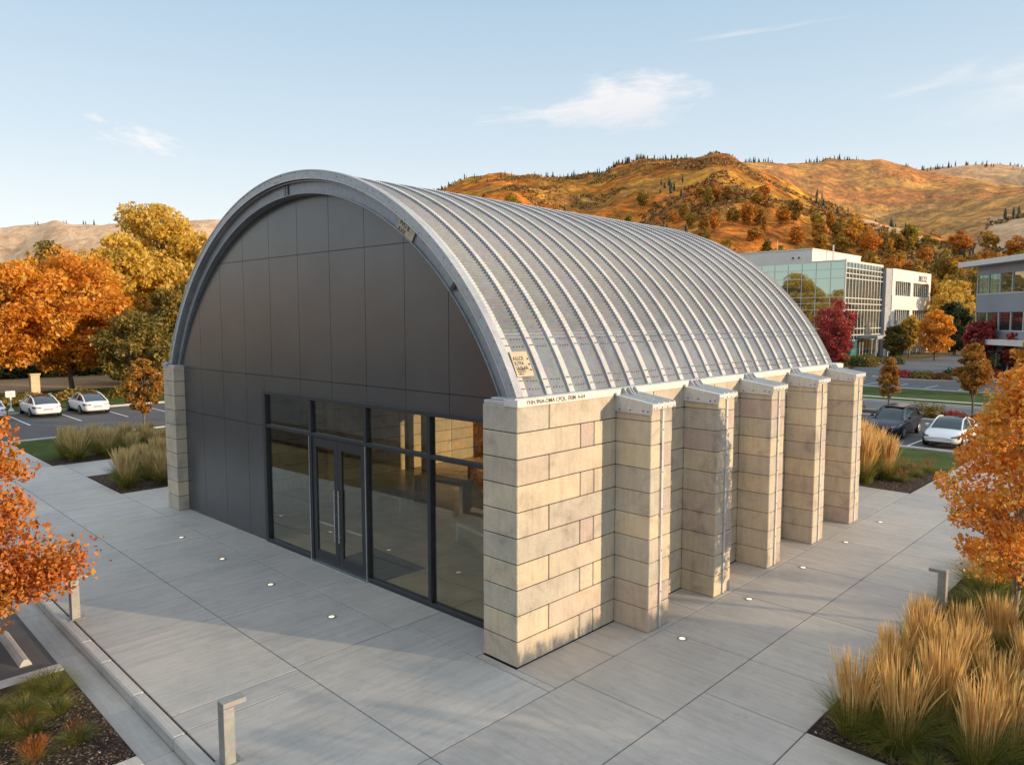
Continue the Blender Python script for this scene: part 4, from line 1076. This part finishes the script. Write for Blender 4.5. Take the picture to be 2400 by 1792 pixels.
# right side trees
o = empty('young_tree', (-7.34, 45.2, .02), 'slender amber tree behind the dark blue car', 'tree'); tree(o, 3.9, 1.2, .80, 80, 6500, .075, M['leaf_amber'], M['bark'], 51, 'cone', .22, .07)
o = empty('young_tree', (-2.3, 45.2, .02), 'fuller orange tree with round base behind the white car', 'tree'); tree(o, 5.0, 1.75, 1.05, 110, 9000, .085, M['leaf_amber'], M['bark'], 52, 'oval', .20, .08)
def P2(u, depth):
    l = (u-1200)/1698*depth; return (CAM.x-.7005*depth+.7137*l, CAM.y+.7137*depth+.7005*l)
for (u, dep, H, th, rad, mat, seed, label, shape) in (
    (1957, 106, 9.8, .5, 3.1, 'leaf_red', 61, 'crimson tree between the vaulted roof and the glass office', 'vase'),
    (2190, 118, 8.2, 1.4, 2.8, 'leaf_big_orange', 62, 'orange tree standing between the two office buildings', 'round'),
    (2130, 128, 7.5, 1.5, 1.7, 'leaf_gold', 63, 'thin yellow tree in front of the white office wing', 'vase'),
    (2097, 120, 6.0, .8, 1.8, 'leaf_olive', 64, 'brown green bushy tree at the foot of the stone tower', 'round'),
    (2295, 88, 7.0, 1.2, 2.8, 'leaf_red', 65, 'dark red tree in front of the right office building', 'vase'),
    (2225, 150, 15.0, 2, 4.6, 'leaf_gold', 66, 'golden tree rising behind the gap between the offices', 'round'),
    (2255, 170, 19, 2, 4.6, 'leaf_olive', 67, 'tall olive tree at the left of the right office building', 'oval'),
    (2235, 135, 10, 1, 3.4, 'leaf_green', 68, 'dark green tree in the gap between the offices', 'round'),
    (2440, 62, 5.2, 1.0, 2.8, 'leaf_big_orange', 69, 'bright orange tree cut by the right edge before the office', 'round'),
    (2385, 84, 5.5, 1.0, 2.0, 'leaf_red', 70, 'small rust tree at the office entrance on the right', 'round')):
    x_, y_ = P2(u, dep); rad *= (.66 if dep < 110 and dep != 106 else .95); o = empty('broadleaf_tree' if H > 8 else 'small_tree', (x_, y_, -.1), label, 'tree', 'trees around the office buildings')
    tree(o, H, th, rad, 110, 9000, .19 if dep < 125 else .26, M[mat], M['bark'], seed, shape, .2)
# low shrubs: kerb islands and office borders
k = 0
for (x_, y_, rx, h, mat) in [(-12.6, 44.6, .8, .6, 'leaf_olive'), (-11.2, 45.0, .9, .9, 'leaf_olive'), (-9.8, 45.0, .9, 1.0, 'leaf_olive'), (-7.3, 44.9, .8, .55, 'shrub_rust'), (-6.2, 45.0, .8, .6, 'leaf_red'), (-5.2, 45.0, 1.0, 1.0, 'leaf_olive'), (-4.3, 45.0, .9, .95, 'leaf_olive'), (-3.3, 45.1, .9, .6, 'leaf_red'), (-1.6, 45.1, .8, .6, 'leaf_olive'), (-.5, 45.1, .8, .6, 'leaf_red'), (.8, 45.1, .8, .5, 'shrub_rust'), (2.2, 45.1, .8, .6, 'leaf_olive')]:
    lab = {'leaf_olive': 'rounded olive shrub in the kerbed strip behind the nose-out cars', 'leaf_red': 'dark red low shrub in the kerbed strip behind the nose-out cars', 'shrub_rust': 'rusty low shrub in the kerbed strip behind the nose-out cars'}[mat]
    bush('strip_shrub', x_, y_, rx, rx, h, 900, .07, mat, lab, {'leaf_olive': 'olive shrubs', 'leaf_red': 'dark red shrubs', 'shrub_rust': 'rusty shrubs'}[mat]+' in the kerbed strip', .02)
for (x_, y_, rx, h, mat) in [(-16.8, 80.3, 1.5, .9, 'leaf_red'), (-14.6, 80.5, 1.6, .9, 'leaf_olive'), (-12.8, 80.2, 1.2, .7, 'shrub_rust'), (-12.5, 87, 2, 1.1, 'leaf_green'), (-9.6, 87.2, 2, 1.1, 'leaf_red'), (-7, 87, 1.6, .9, 'leaf_green')]:
    bush('island_shrub', x_, y_, rx, rx, h, 900, .12, mat, {'leaf_red': 'dark red shrub on a traffic island before the offices', 'leaf_olive': 'olive shrub on the near traffic island before the offices', 'shrub_rust': 'rusty shrub on the near traffic island before the offices', 'leaf_green': 'dark green shrub on the far traffic island before the offices'}[mat], 'traffic island shrubs', .06)
for i in range(16):
    x_ = -37+i*.75+random.uniform(-.3, .3); y_ = 96+random.uniform(0, 14)
    bush('border_shrub', x_, y_, 1.6, 1.6, 1.3, 700, .15, random.choice(['leaf_green', 'leaf_olive', 'leaf_green']), 'low green border shrub at the foot of the glass office', 'border shrubs at the foot of the glass office')
for i in range(9):
    a, b_ = P2(2300+i*16, 88-i*.5)
    bush('entrance_shrub', a, b_, 1.3, 1.3, 1.1, 600, .13, 'leaf_green', 'low dark shrub along the right office building', 'shrubs along the right office building')

# ------------------------------------------------------------------ ornamental grasses
def grass_mesh(seed, n_green, n_gold, H, spread, gold, wide=1.0, lod=1, arch=.5, green='grass_green', plume=1.0):
    rg = np.random.default_rng(seed); V = []; F = []; MI = []
    def blade(b, d, h, lean, w, segs, mi, head=False):
        o = len(V); d = d/np.linalg.norm(d); side = np.array([-d[1], d[0], 0])
        # random facing
        a = rg.uniform(0, PI); side = np.array([math.cos(a), math.sin(a), 0])
        for k in range(segs+1):
            t = k/segs
            p = b+np.array([d[0]*lean*t**1.8, d[1]*lean*t**1.8, h*(t-(.25*lean/h)*t**3*(0 if head else 1))])
            if head: ww = w*(.35 if t < .62 else (1.6+1.2*math.sin(PI*(t-.62)/.38)))*plume
            else: ww = w*(1-t*.85)
            if t == 1: ww = w*.1
            V.append(p-side*ww/2); V.append(p+side*ww/2)
        for k in range(segs):
            F.append((o+2*k, o+2*k+1, o+2*k+3, o+2*k+2)); MI.append(mi)
    for i in range(n_green):
        a = rg.uniform(0, 2*PI); r_ = spread*.28*math.sqrt(rg.uniform(0, 1))
        b = np.array([math.cos(a)*r_, math.sin(a)*r_, -.02]); a2 = a+rg.normal(0, .5)
        h = H*rg.uniform(.30, .66); blade(b, np.array([math.cos(a2), math.sin(a2), 0]), h, spread*rg.uniform(.2, .95)*arch*2*wide, .010*lod, 5, 0)
    for i in range(n_gold):
        a = rg.uniform(0, 2*PI); r_ = spread*.26*math.sqrt(rg.uniform(0, 1))
        b = np.array([math.cos(a)*r_, math.sin(a)*r_, 0]); a2 = a+rg.normal(0, .5)
        blade(b, np.array([math.cos(a2), math.sin(a2), 0]), H*(rg.uniform(.66, 1.04)-.10*r_/spread), spread*abs(rg.normal(0, .20)), .0066*lod, 8, 1, True)
    return V, F, MI
GM = {}
def grass(name, kind, loc, label, grp, sc_=1.0):
    if kind not in GM:
        seed, ng, no, H, sp, gold, lod, arch, pl = {
            'reed0': (1, 800, 200, 1.40, .80, 'grass_gold', 1.0, .45, 1), 'reed1': (2, 760, 210, 1.46, .76, 'grass_gold', 1.0, .42, 1), 'reed2': (3, 840, 180, 1.32, .86, 'grass_gold', 1.0, .6, 1),
            'far0': (4, 300, 260, 1.75, .85, 'grass_gold', 1.9, .45, .8), 'far1': (5, 300, 240, 1.65, .85, 'grass_gold', 1.9, .45, .8),
            'left0': (6, 380, 220, 1.25, .85, 'grass_dull', 2.0, .5, .8), 'left1': (7, 380, 220, 1.35, .80, 'grass_dull', 2.0, .5, .8),
            'mound0': (8, 800, 0, .85, .75, 'grass_gold', 1.1, .62, 1), 'mound1': (9, 700, 60, .7, .65, 'shrub_rust', 1.1, .6, .6), 'rust': (10, 160, 380, .55, .75, 'shrub_rust', 1.1, .6, .5)}[kind]
        V, F, MI = grass_mesh(seed, ng, no, H, sp, gold, 1, lod, arch, plume=pl)
        t_ = np_mesh('reed_clump', V, F, [M['grass_green'], M[gold]], None, MI)
        GM[kind] = t_.data; bpy.data.objects.remove(t_)
    o = bpy.data.objects.new(name, GM[kind]); COL.objects.link(o); o.location = loc; o.rotation_euler.z = random.uniform(0, 6.28)
    s = sc_*random.uniform(.9, 1.1); o.scale = (s, s, s*random.uniform(.94, 1.06)); tag(o, label, 'ornamental grass', grp)
    return o
first = {(0, 0): 'golden reed grass clump nearest the paving corner of the right bed'}
ys = [2.3+.92*j for j in range(6)]
for j, y_ in enumerate(ys):
    for i in range(5):
        x_ = 5.25+.88*i+(.2 if j % 2 else 0)+random.uniform(-.13, .13); yy = y_+random.uniform(-.15, .15)
        if i == 0 and j == 5: continue
        if (x_-CAM.x)/(yy-CAM.y) > -.12: continue
        if math.hypot(x_-6.3, yy-8.35) < .5: continue
        lab = first.get((i, j)) or ('golden reed grass clump lining the side path in the right bed' if i == 0 else 'golden reed grass clump inside the right foreground bed')
        grass('reed_grass', 'reed%d' % ((i*2+j) % 3), (x_, yy, -.012), lab, None if (i, j) in first else ('reed grasses along the side path' if i == 0 else 'reed grasses inside the right bed'), .98 if j < 4 else .92)
for k, (x_, y_) in enumerate(((6.5, 1.98), (5.9, 2.05))): grass('grass_mound', 'mound0', (x_, y_, -.012), 'leafy green grass tuft at the front edge of the right bed', 'green tufts at the front of the right bed', .6)
for k, (x_, y_) in enumerate(((5.6, 9.7), (6.3, 9.4), (5.9, 10.8), (5.3, 11.6), (6.2, 12), (5.6, 13.2), (6.6, 7.6), (7.0, 6.9), (5.3, 8.9), (5.6, 15), (5.4, 16.8), (5.3, 19))):
    grass('grass_mound', 'mound0', (x_, y_, -.012), 'dark green grass mound behind the bollard around the right maple', 'dark green grass mounds around the right maple', 1.15)
grass('reed_grass', 'reed2', (5.45, 10.6, -.012), 'single pale reed clump above the dark mounds behind the bollard', None, 1.1)
for i, (x_, y_) in enumerate([(-6.6+.95*k+random.uniform(-.15, .15), 21.5+random.uniform(-.2, .2)) for k in range(7)]+[(-6.2+.95*k+random.uniform(-.1, .1), 22.6) for k in range(7)]+[(-6.0+.95*k+random.uniform(-.1, .1), 23.7) for k in range(6)]):
    grass('reed_grass', 'far%d' % (i % 2), (x_, y_, 0), 'tall golden reed clump in the bed beyond the farthest buttress', 'tall reeds beyond the buttresses', 1.3)
for i, (x_, y_) in enumerate(((.1, 22.6), (.2, 24), (.4, 25.3), (-.6, 25.2))): grass('grass_mound', 'mound1', (x_, y_, 0), 'low green and rust tuft beside the tall golden reeds', 'low tufts beside the tall reeds', .95)
k = 0
for j in range(4):
    for i in range(5):
        x_ = -24.2+.95*i+random.uniform(-.2, .2); y_ = .1+1.1*j+random.uniform(-.2, .2)
        if x_ < -22.9-.0 and j == 0 and i == 0: continue
        if x_ > -20.8: continue
        if j == 0 and x_ < -22.6: continue
        grass('reed_grass', 'left%d' % (k % 2), (x_, y_, 0), 'dull gold reed clump in the dark bed beside the left pier', 'reed clumps beside the left pier', 1.12); k += 1
for j in range(4):
    for i in range(4):
        x_ = -31.3+.95*i+random.uniform(-.2, .2); y_ = .2+1.25*j+random.uniform(-.2, .2)
        if x_ > -28.6: continue
        grass('reed_grass', 'left%d' % (k % 2), (x_, y_, 0), 'dull gold reed clump between the lawn and the left path', 'reed clumps between lawn and left path', 1.25-.12*j); k += 1
for i, (x_, y_) in enumerate(((-33.5, 4.2), (-34.6, 5.4), (-32.8, 6.3), (-35.6, 6.8), (-33.8, 7.6), (-36.4, 8.2), (-31.5, 7.2), (-30.2, 7.8), (-34.9, 3.6))):
    grass('reed_grass', 'left%d' % (i % 2), (x_, y_, 0), 'reed clump at the back of the lawn by the small amber tree', 'reed clumps at the back of the lawn', .55)
isl = [(-6.0, -6.35, 'mound0'), (-5.6, -6.3, 'mound0'), (-4.8, -6.5, 'mound0'), (-5.5, -7.3, 'mound0'), (-5.0, -8.2, 'mound0'), (-4.6, -7.4, 'mound0'), (-4.0, -8.9, 'mound0'), (-4.7, -8.7, 'mound1'), (-5.9, -6.6, 'mound0'), (-5.2, -6.9, 'mound0'), (-5.0, -7.5, 'mound1'), (-4.4, -7.0, 'mound1'), (-4.2, -7.7, 'rust'), (-3.5, -7.1, 'rust'), (-3.6, -6.5, 'mound1'), (-4.2, -8.3, 'mound0'), (-5.7, -7.8, 'mound0'), (-3.1, -8.0, 'mound0'), (-2.75, -7.4, 'rust')]
for x_, y_, kd in isl:
    lab = {'mound0': 'green grass mound in the mulched island at lower left', 'mound1': 'green tuft with rusty tips in the lower left island', 'rust': 'rusty orange tuft in the mulched island at lower left'}[kd]
    grass('grass_mound', kd, (x_, y_, -.15), lab, {'mound0': 'green mounds', 'mound1': 'rusty tipped tufts', 'rust': 'rusty tufts'}[kd]+' in the lower left island', .66)
for i in range(11):  # hedge row added out of view to throw shade on the near paving
    bush('shade_hedge', 12.6+random.uniform(-.2, .2), -1.2+1.05*i, .9, .8, random.uniform(1.9, 2.5), 2600, .11, 'leaf_olive', 'unseen olive hedge bush added to shade the near paving', 'unseen hedge bushes added for shade')
# bark chips, pale stones and fallen leaves
def litter(name, rects, n, size, mat, zoff, label):
    V = []; 
    ar = [(r_[1]-r_[0])*(r_[3]-r_[2]) for r_ in rects]; C = []
    for r_, a in zip(rects, ar):
        k_ = int(n*a/sum(ar)); C.append(np.stack([rng.uniform(r_[0], r_[1], k_), rng.uniform(r_[2], r_[3], k_), np.full(k_, r_[4]+zoff)], -1))
    C = np.concatenate(C); n_ = len(C); th = rng.uniform(0, 2*PI, n_); s = size*rng.uniform(.5, 1.5, n_); w_ = s*rng.uniform(.25, .6, n_)
    a = np.stack([np.cos(th)*s, np.sin(th)*s, rng.normal(0, .25, n_)*s], -1)/2; b = np.stack([-np.sin(th)*w_, np.cos(th)*w_, rng.normal(0, .25, n_)*w_], -1)/2
    V = np.stack([C-a, C+b, C+a, C-b], 1).reshape(-1, 3); o = np_mesh(name, V, np.arange(4*n_).reshape(-1, 4), mat)
    return tag(o, label, 'litter', kind='stuff')
litter('bark_chips', [(-6.2, -2.45, -9.5, -5.98, -.15), (4.85, 8, 1.8, 9, -.012), (-24.8, -20.6, -.5, 3, -.012), (-1, .9, 20.6, 26, -.012)], 26000, .05, M['chip'], .012, 'brown bark chips covering the planting beds')
litter('pale_stones', [(-6.2, -2.45, -9.5, -5.98, -.15), (4.85, 8, 1.8, 9, -.012)], 260, .05, M['pebble'], .02, 'scattered pale stones and dry leaves on the mulch')

# ------------------------------------------------------------------ office buildings
def facade_boxes(mb, pts): pass
A = empty('office_building', (-36.5, 116.5, 0), 'three storey glass office with white wing behind the vaulted roof', 'building', 'office buildings on the right')
inv = Matrix.Translation((36.5, -116.5, 0))
def apart(mb, name, mats, label=None):
    o = mb.build(name, mats, A); o.matrix_parent_inverse = inv
    if label: o['label'] = label
    return o
x0, y0 = -36.5, 116.5
mb = MB(); mb.box(x0-40, x0-.1, y0+.1, 135, -.2, 16.3); mb.box(x0-30, x0-.3, 137.2, 163, -.2, 15.4)
apart(mb, 'core', M['oglass2'])
mb = MB(); mb.box(x0-40, x0-.02, y0+.0, y0+.09, .4, 16.3); apart(mb, 'curtain_wall', M['oglass'], 'left glass face reflecting the sky')
mb = MB(); mb.box(x0-.09, x0, y0+.1, 134.9, .4, 16.3); apart(mb, 'curtain_wall', M['oglass2'], 'right glass face with a close pale grid')
mb = MB()
for z_ in (15.1, 13.6, 10.4, 9.4, 8.3, 5.1, 3.9, .4): mb.box(x0-40, x0-.1, y0-.03, y0-.001, z_-.05, z_+.05)
for i in range(1, 17): mb.box(x0-2.45*i-.05, x0-2.45*i+.05, y0-.055, y0-.031, .4, 16.2)
apart(mb, 'mullions', M['mullion'])
mb = MB()
for z_ in (16.3, 15.3, 14.4, 13.6, 10.3, 9.35, 8.3, 5.1, 4.0, 3.1): mb.box(x0+.001, x0+.06, y0+.1, 134.9, z_-.07, z_+.07)
for i in range(1, 12): mb.box(x0+.061, x0+.10, y0+1.54*i-.07, y0+1.54*i+.07, .4, 16.3)
apart(mb, 'mullions', M['mullion'])
mb = MB(); mb.box(x0-.15, x0+.12, y0-.12, y0+.09, .2, 16.75, 0, .03); mb.box(x0-40, x0-.16, y0-.12, y0+.3, 16.31, 16.6); mb.box(x0-.2, x0+.08, y0+.31, 134.9, 16.4, 16.6)
apart(mb, 'corner_trim', M['white_panel'])
mb = MB(); mb.box(x0-9, x0+.6, 134.95, 138.2, -.2, 16.1); apart(mb, 'stone_tower', M['stone_grey'])
mb = MB()
X = x0+.6
zb = [(0, 3.2), (5.7, 8.3), (11.4, 11.41), (13.9, 15.9)]
mb.box(X-.5, X+.1, 138.3, 163, 5.0-2.2, 3.9+1.7, 0, .02); mb.box(X-.5, X+.12, 138.3, 163, 8.5, 11.2, 0, .02); mb.box(X-.5, X+.1, 138.3, 163, 13.9, 16.2, 0, .02)
mb.box(X-.5, X+.08, 138.3, 140.0, -.2, 13.9, 0, .02); mb.box(X-.5, X+.08, 149.4, 151.0, -.2, 13.9, 0, .02); mb.box(X-.5, X+.08, 161.8, 163.0, -.2, 13.9, 0, .02)
mb.box(x0-30, X-.5, 162.9, 163.1, -.2, 16.2); mb.box(x0-30, X-.5, 138.3, 163, 16.0, 16.15)
apart(mb, 'white_wing', M['white_panel'])
for ya, yb in ((140.0, 149.4), (151.0, 161.8)):
    for za, zb_ in ((-.2, 2.8), (5.6, 8.5), (11.2, 13.9)):
        mb = MB(); mb.box(X-.45, X-.3, ya, yb, za, zb_); wd = apart(mb, 'window', M['oglass2'])
        mb = MB()
        nn = 8
        for i in range(1, nn): mb.box(X-.29, X-.2, ya+(yb-ya)*i/nn-.09, ya+(yb-ya)*i/nn+.09, za, zb_)
        mb.build('blinds', M['mullion'], wd)
o = text_mesh("BELTZ", 1.5, M['dk_mullion'], 'roof_sign', A, Matrix.Translation((X+.13, 154.2, 14.4)) @ Matrix.Rotation(PI/2, 4, 'Z') @ Matrix.Rotation(PI/2, 4, 'X'), .04, bold=.04, sx=1.35)
o.matrix_parent_inverse = inv
mb = MB(); mb.box(-80, -44, 121, 145, 16.3, 19.1, 0, .03); mb.box(-80.1, -43.9, 120.9, 145.1, 19.1, 19.3)
apart(mb, 'plant_room', M['white_panel'])
mb = MB(); mb.box(-46.5, -46.2, 120.8, 121, 17.6, 17.9); mb.box(-47.6, -47.3, 120.8, 121, 17.6, 17.9); apart(mb, 'wall_vents', M['dk_mullion'])
mb = MB(); mb.tube([(-43, 128, 16.3), (-43, 128, 20.3)], .12, 6); mb.tube([(-50, 120, 19.2), (-50, 120, 21)], .05, 6); apart(mb, 'roof_pipes', M['white_panel'])
mb = MB(); mb.box(x0-6, x0+3.2, y0+7, y0+14, 3.3, 3.9, 0, .05); mb.box(x0+2.6, x0+2.9, y0+7.3, y0+7.6, 0, 3.3); mb.box(x0+2.6, x0+2.9, y0+13.4, y0+13.7, 0, 3.3); apart(mb, 'entrance_canopy', M['stone_grey'])
mb = MB(); mb.box(x0-3, x0+.3, y0+2.5, y0+5.5, 0, 3.0); apart(mb, 'teal_lobby', M['teal'])
# right office
bx_, by_ = -13.4, 97.2; ang = math.atan2(-.755, .655)
B = empty('office_building', (bx_, by_, 0), 'grey and glass office with flat white canopy at the right edge', 'building', 'office buildings on the right', ang)
def bpart(name, boxes, mat, par=None, label=None):
    mb = MB()
    for b_ in boxes: mb.box(*b_)
    o = mb.build(name, mat, par or B)
    if label: o['label'] = label
    return o
LW = 34
bpart('core', [(.3, LW, .3, 16, -.2, 13.1)], M['oglass2'])
bpart('roof_canopy', [(-1.6, LW, -1.6, 17, 13.2, 13.85)], M['white_panel'])
bpart('fascia', [(0.02, LW, .0, 16, 12.1, 13.19)], M['grey_panel'])
bpart('spandrel', [(0, LW, -.05, 16, 7.5, 9.7)], M['grey_panel'])
bpart('spandrel', [(.0, LW, -.05, 16, 4.3, 5.25)], M['grey_panel'])
bpart('entrance_canopy', [(2.4, LW, -1.8, .1, 3.65, 4.28)], M['white_panel'])
bpart('lower_wall', [(0, 2.3, -.03, 16, -.2, 4.29)], M['stone_grey'])
bpart('plinth', [(2.31, LW, .0, .3, -.2, .4), (2.31, LW, 0, .3, 2.8, 3.64)], M['grey_panel'])
for z0_, z1_, mt_ in ((9.7, 12.1, 'oglass'), (5.25, 7.5, 'oglass2'), (.4, 2.8, 'oglass2')):
    xs_ = [0.02 if z0_ > 3 else 2.31]
    while xs_[-1] < LW: xs_.append(xs_[-1]+2.35)
    wd = bpart('window_band', [(xs_[0], LW, .1, .28, z0_, z1_)], M[mt_])
    mb = MB()
    for q in xs_[:-1]: mb.box(q, q+.10, -.02, .09, z0_, z1_)
    mb.box(xs_[0], LW, -.03, .09, z0_, z0_+.1)
    mb.build('mullions', M['mullion'], wd)
bpart('side_glass', [(-.03, .0, .3, 16, 9.7, 12.1), (-.03, .0, .3, 16, 5.25, 7.5)], M['oglass'])
# small houses at the foot of the hill
for (u, dep, zz, w_, label) in ((2262, 250, 17, 14, 'flat white house high among the trees above the offices'), (2050, 240, 10, 12, 'brown roofed house half hidden among the foothill trees'),):
    x_, y_ = P2(u, dep); z_ = ground_h(x_, y_)
    o = empty('house', (x_, y_, z_), label, 'house', None, R(45))
    mb = MB(); mb.box(-w_/2, w_/2, -4, 4, -3, zz*.0+5.0, 0, .05); mb.build('wall', M['white_panel'], o)
    mb = MB(); mb.box(-w_/2-.5, w_/2+.5, -4.6, 4.6, 5.01, 6.0); mb.build('roof', M['grey_panel'] if w_ == 14 else M['inwall'], o)
    for a in (-.3, .05, .35):
        mb = MB(); mb.box(w_*a-1.2, w_*a+1.2, -4.06, -4.0, 2, 4.3); mb.build('window', M['oglass2'], o)
# ------------------------------------------------------------------ foothill wood
protos = []
for k, (H, rad, shape, nl) in enumerate(((11, 4.2, 'round', 2600), (13, 3.6, 'oval', 2600), (9, 3.8, 'round', 2200), (14, 3.0, 'cone', 2200), (12, 4.8, 'vase', 2600))):
    o = empty('foothill_tree', (0, 0, 0), 'autumn tree in the mixed wood at the foot of the hills', 'tree', 'autumn trees at the foot of the hills')
    tree(o, H, H*.12, rad, 46, nl, .50, M['leaf_hill'], M['bark'], 90+k, shape, .30, limb=False); protos.append(o)
used = [False]*5; rr = random.Random(5); cnt = 0
def ft(x_, y_, s, k=None):
    global cnt
    k = rr.randrange(5) if k is None else k
    o = protos[k] if not used[k] else copy_tree(protos[k]); used[k] = True
    o.location = (x_, y_, ground_h(x_, y_)-.3); o.rotation_euler.z = rr.uniform(0, 6.28); o.scale = (s, s, s*rr.uniform(.85, 1.15)); cnt += 1
def scatter_wood(n_, a0, a1, r0, r1, smin, smax):
    k_ = 0
    while k_ < n_:
        az = rr.uniform(a0, a1); r_ = r0+(r1-r0)*rr.random()**1.2
        x_ = CAM.x+math.sin(R(az))*r_; y_ = CAM.y+math.cos(R(az))*r_
        if -82 < x_ < -28 and 105 < y_ < 172: continue
        if -20 < x_ < 25 and y_ < 135: continue
        ft(x_, y_, rr.uniform(smin, smax)*(.8+r_/900)); k_ += 1
scatter_wood(60, -27, -7.5, 160, 360, .42, .8)
scatter_wood(125, -27, -7.5, 360, 590, .62, 1.05)
scatter_wood(50, -52, -27, 440, 640, .5, .9)
scatter_wood(30, -86, -54, 150, 320, .5, .9)
# trees on the street side, seen mirrored in the glazing and the metal wall
for i in range(9):
    o = copy_tree(protos[[0, 2, 1][i % 3]]); o.location = (-44+9*i+rr.uniform(-2, 2), -36-rr.uniform(0, 12), -.2); s = rr.uniform(.6, .9); o.scale = (s, s, s)
    o['label'] = 'autumn tree across the street facing the glazed front'; o['group'] = 'trees across the street'
# conifers along the ridges
def conifers():
    V = []; F = []
    rc = random.Random(3)
    def one(x_, y_, z_, h):
        r_ = h*rc.uniform(.13, .2); n_ = 6
        for (f0, f1, q) in ((.0, .6, 1), (.3, .82, .75), (.58, 1.0, .5)):
            o = len(V); ro = rc.uniform(0, 6)
            for k_ in range(n_):
                a = 2*PI*k_/n_+ro; rk = r_*q*rc.uniform(.75, 1.2); V.append((x_+rk*math.cos(a), y_+rk*math.sin(a), z_+h*f0))
            V.append((x_, y_, z_+h*f1))
            for k_ in range(n_): F.append((o+k_, o+(k_+1) % n_, o+n_))
    spans = [('R2', -51.5, -49, 22), ('R2', -48.8, -46.5, 4), ('R2', -43, -38.8, 14), ('R2', -40.5, -38.5, 14), ('R2', -38.5, -34.2, 60), ('R2', -34.2, -30.8, 28), ('R3', -27, -25, 18), ('R3', -22.9, -20.2, 14), ('R3', -21.6, -19, 10), ('R4', -16.8, -9.5, 60), ('R3', -16.5, -15, 5), ('R1', -80, -73, 10), ('R1', -60, -52, 6)]
    for k_, a0, a1, n_ in spans:
        D = RID[k_][0]
        for i in range(n_):
            az = rc.uniform(a0, a1); Dk = D*(1+.10*math.sin(R(az*7)+D)+.05*math.sin(R(az*19)+D*2))
            best = None
            for q in range(9):
                r_ = Dk*(.93+.02*q); x_ = CAM.x+math.sin(R(az))*r_; y_ = CAM.y+math.cos(R(az))*r_
                z_ = ground_h(x_, y_); e = (z_-CAM.z)/r_
                if best is None or e > best[0]: best = (e, x_, y_, z_, r_)
            e, x_, y_, z_, r_ = best
            one(x_, y_, z_-1.5, rc.choice((rc.uniform(4, 7), rc.uniform(5, 11)))*(r_/1000)**.7)
    # scattered on the slopes, gathered in stands
    for i in range(26):
        az0 = rc.uniform(-52, -9); r0 = rc.uniform(450, 1400)
        for q in range(rc.randrange(3, 14)):
            az = az0+rc.gauss(0, .5); r_ = r0*(1+rc.gauss(0, .03)); x_ = CAM.x+math.sin(R(az))*r_; y_ = CAM.y+math.cos(R(az))*r_
            one(x_, y_, ground_h(x_, y_)-1, rc.uniform(6, 12))
    o = np_mesh('conifers', V, F, M['conifer']); tag(o, 'dark conifers dotted along the ridges of the far hills', 'conifers', kind='stuff')
conifers()
def scrub():
    rc = random.Random(9); C = []; n_ = 0
    while n_ < 26000:
        az = rc.uniform(-62, -8); r_ = 260+1000*rc.random()
        x_ = CAM.x+math.sin(R(az))*r_; y_ = CAM.y+math.cos(R(az))*r_
        if noise.noise(Vector((x_, y_, 0))*.012)+.25*noise.noise(Vector((x_, y_, 5))*.05) < -.02+(.12 if r_ > 700 else 0): n_ += .15; continue
        z_ = ground_h(x_, y_); s = rc.uniform(1.0, 2.8)*(.7+r_/1800); C.append((x_, y_, z_, s)); n_ += 1
    C = np.array(C); k_ = 6
    P_ = (C[:, None, :3]+rng.normal(0, .42, (len(C), k_, 3))*C[:, None, 3:4]*np.array([1, 1, .55])+np.array([0, 0, .6])).reshape(-1, 3)
    o = leaves('hillside_scrub', P_, 1.5, M['bush_hill'], None, 1.2, .0, .4); tag(o, 'orange and russet scrub covering the hillsides', 'scrub', kind='stuff')
scrub()

sc.cycles.max_bounces = 6; sc.cycles.transparent_max_bounces = 12; sc.cycles.diffuse_bounces = 3
sc.cycles.use_denoising = True
sc.cycles.caustics_reflective = False; sc.cycles.caustics_refractive = False
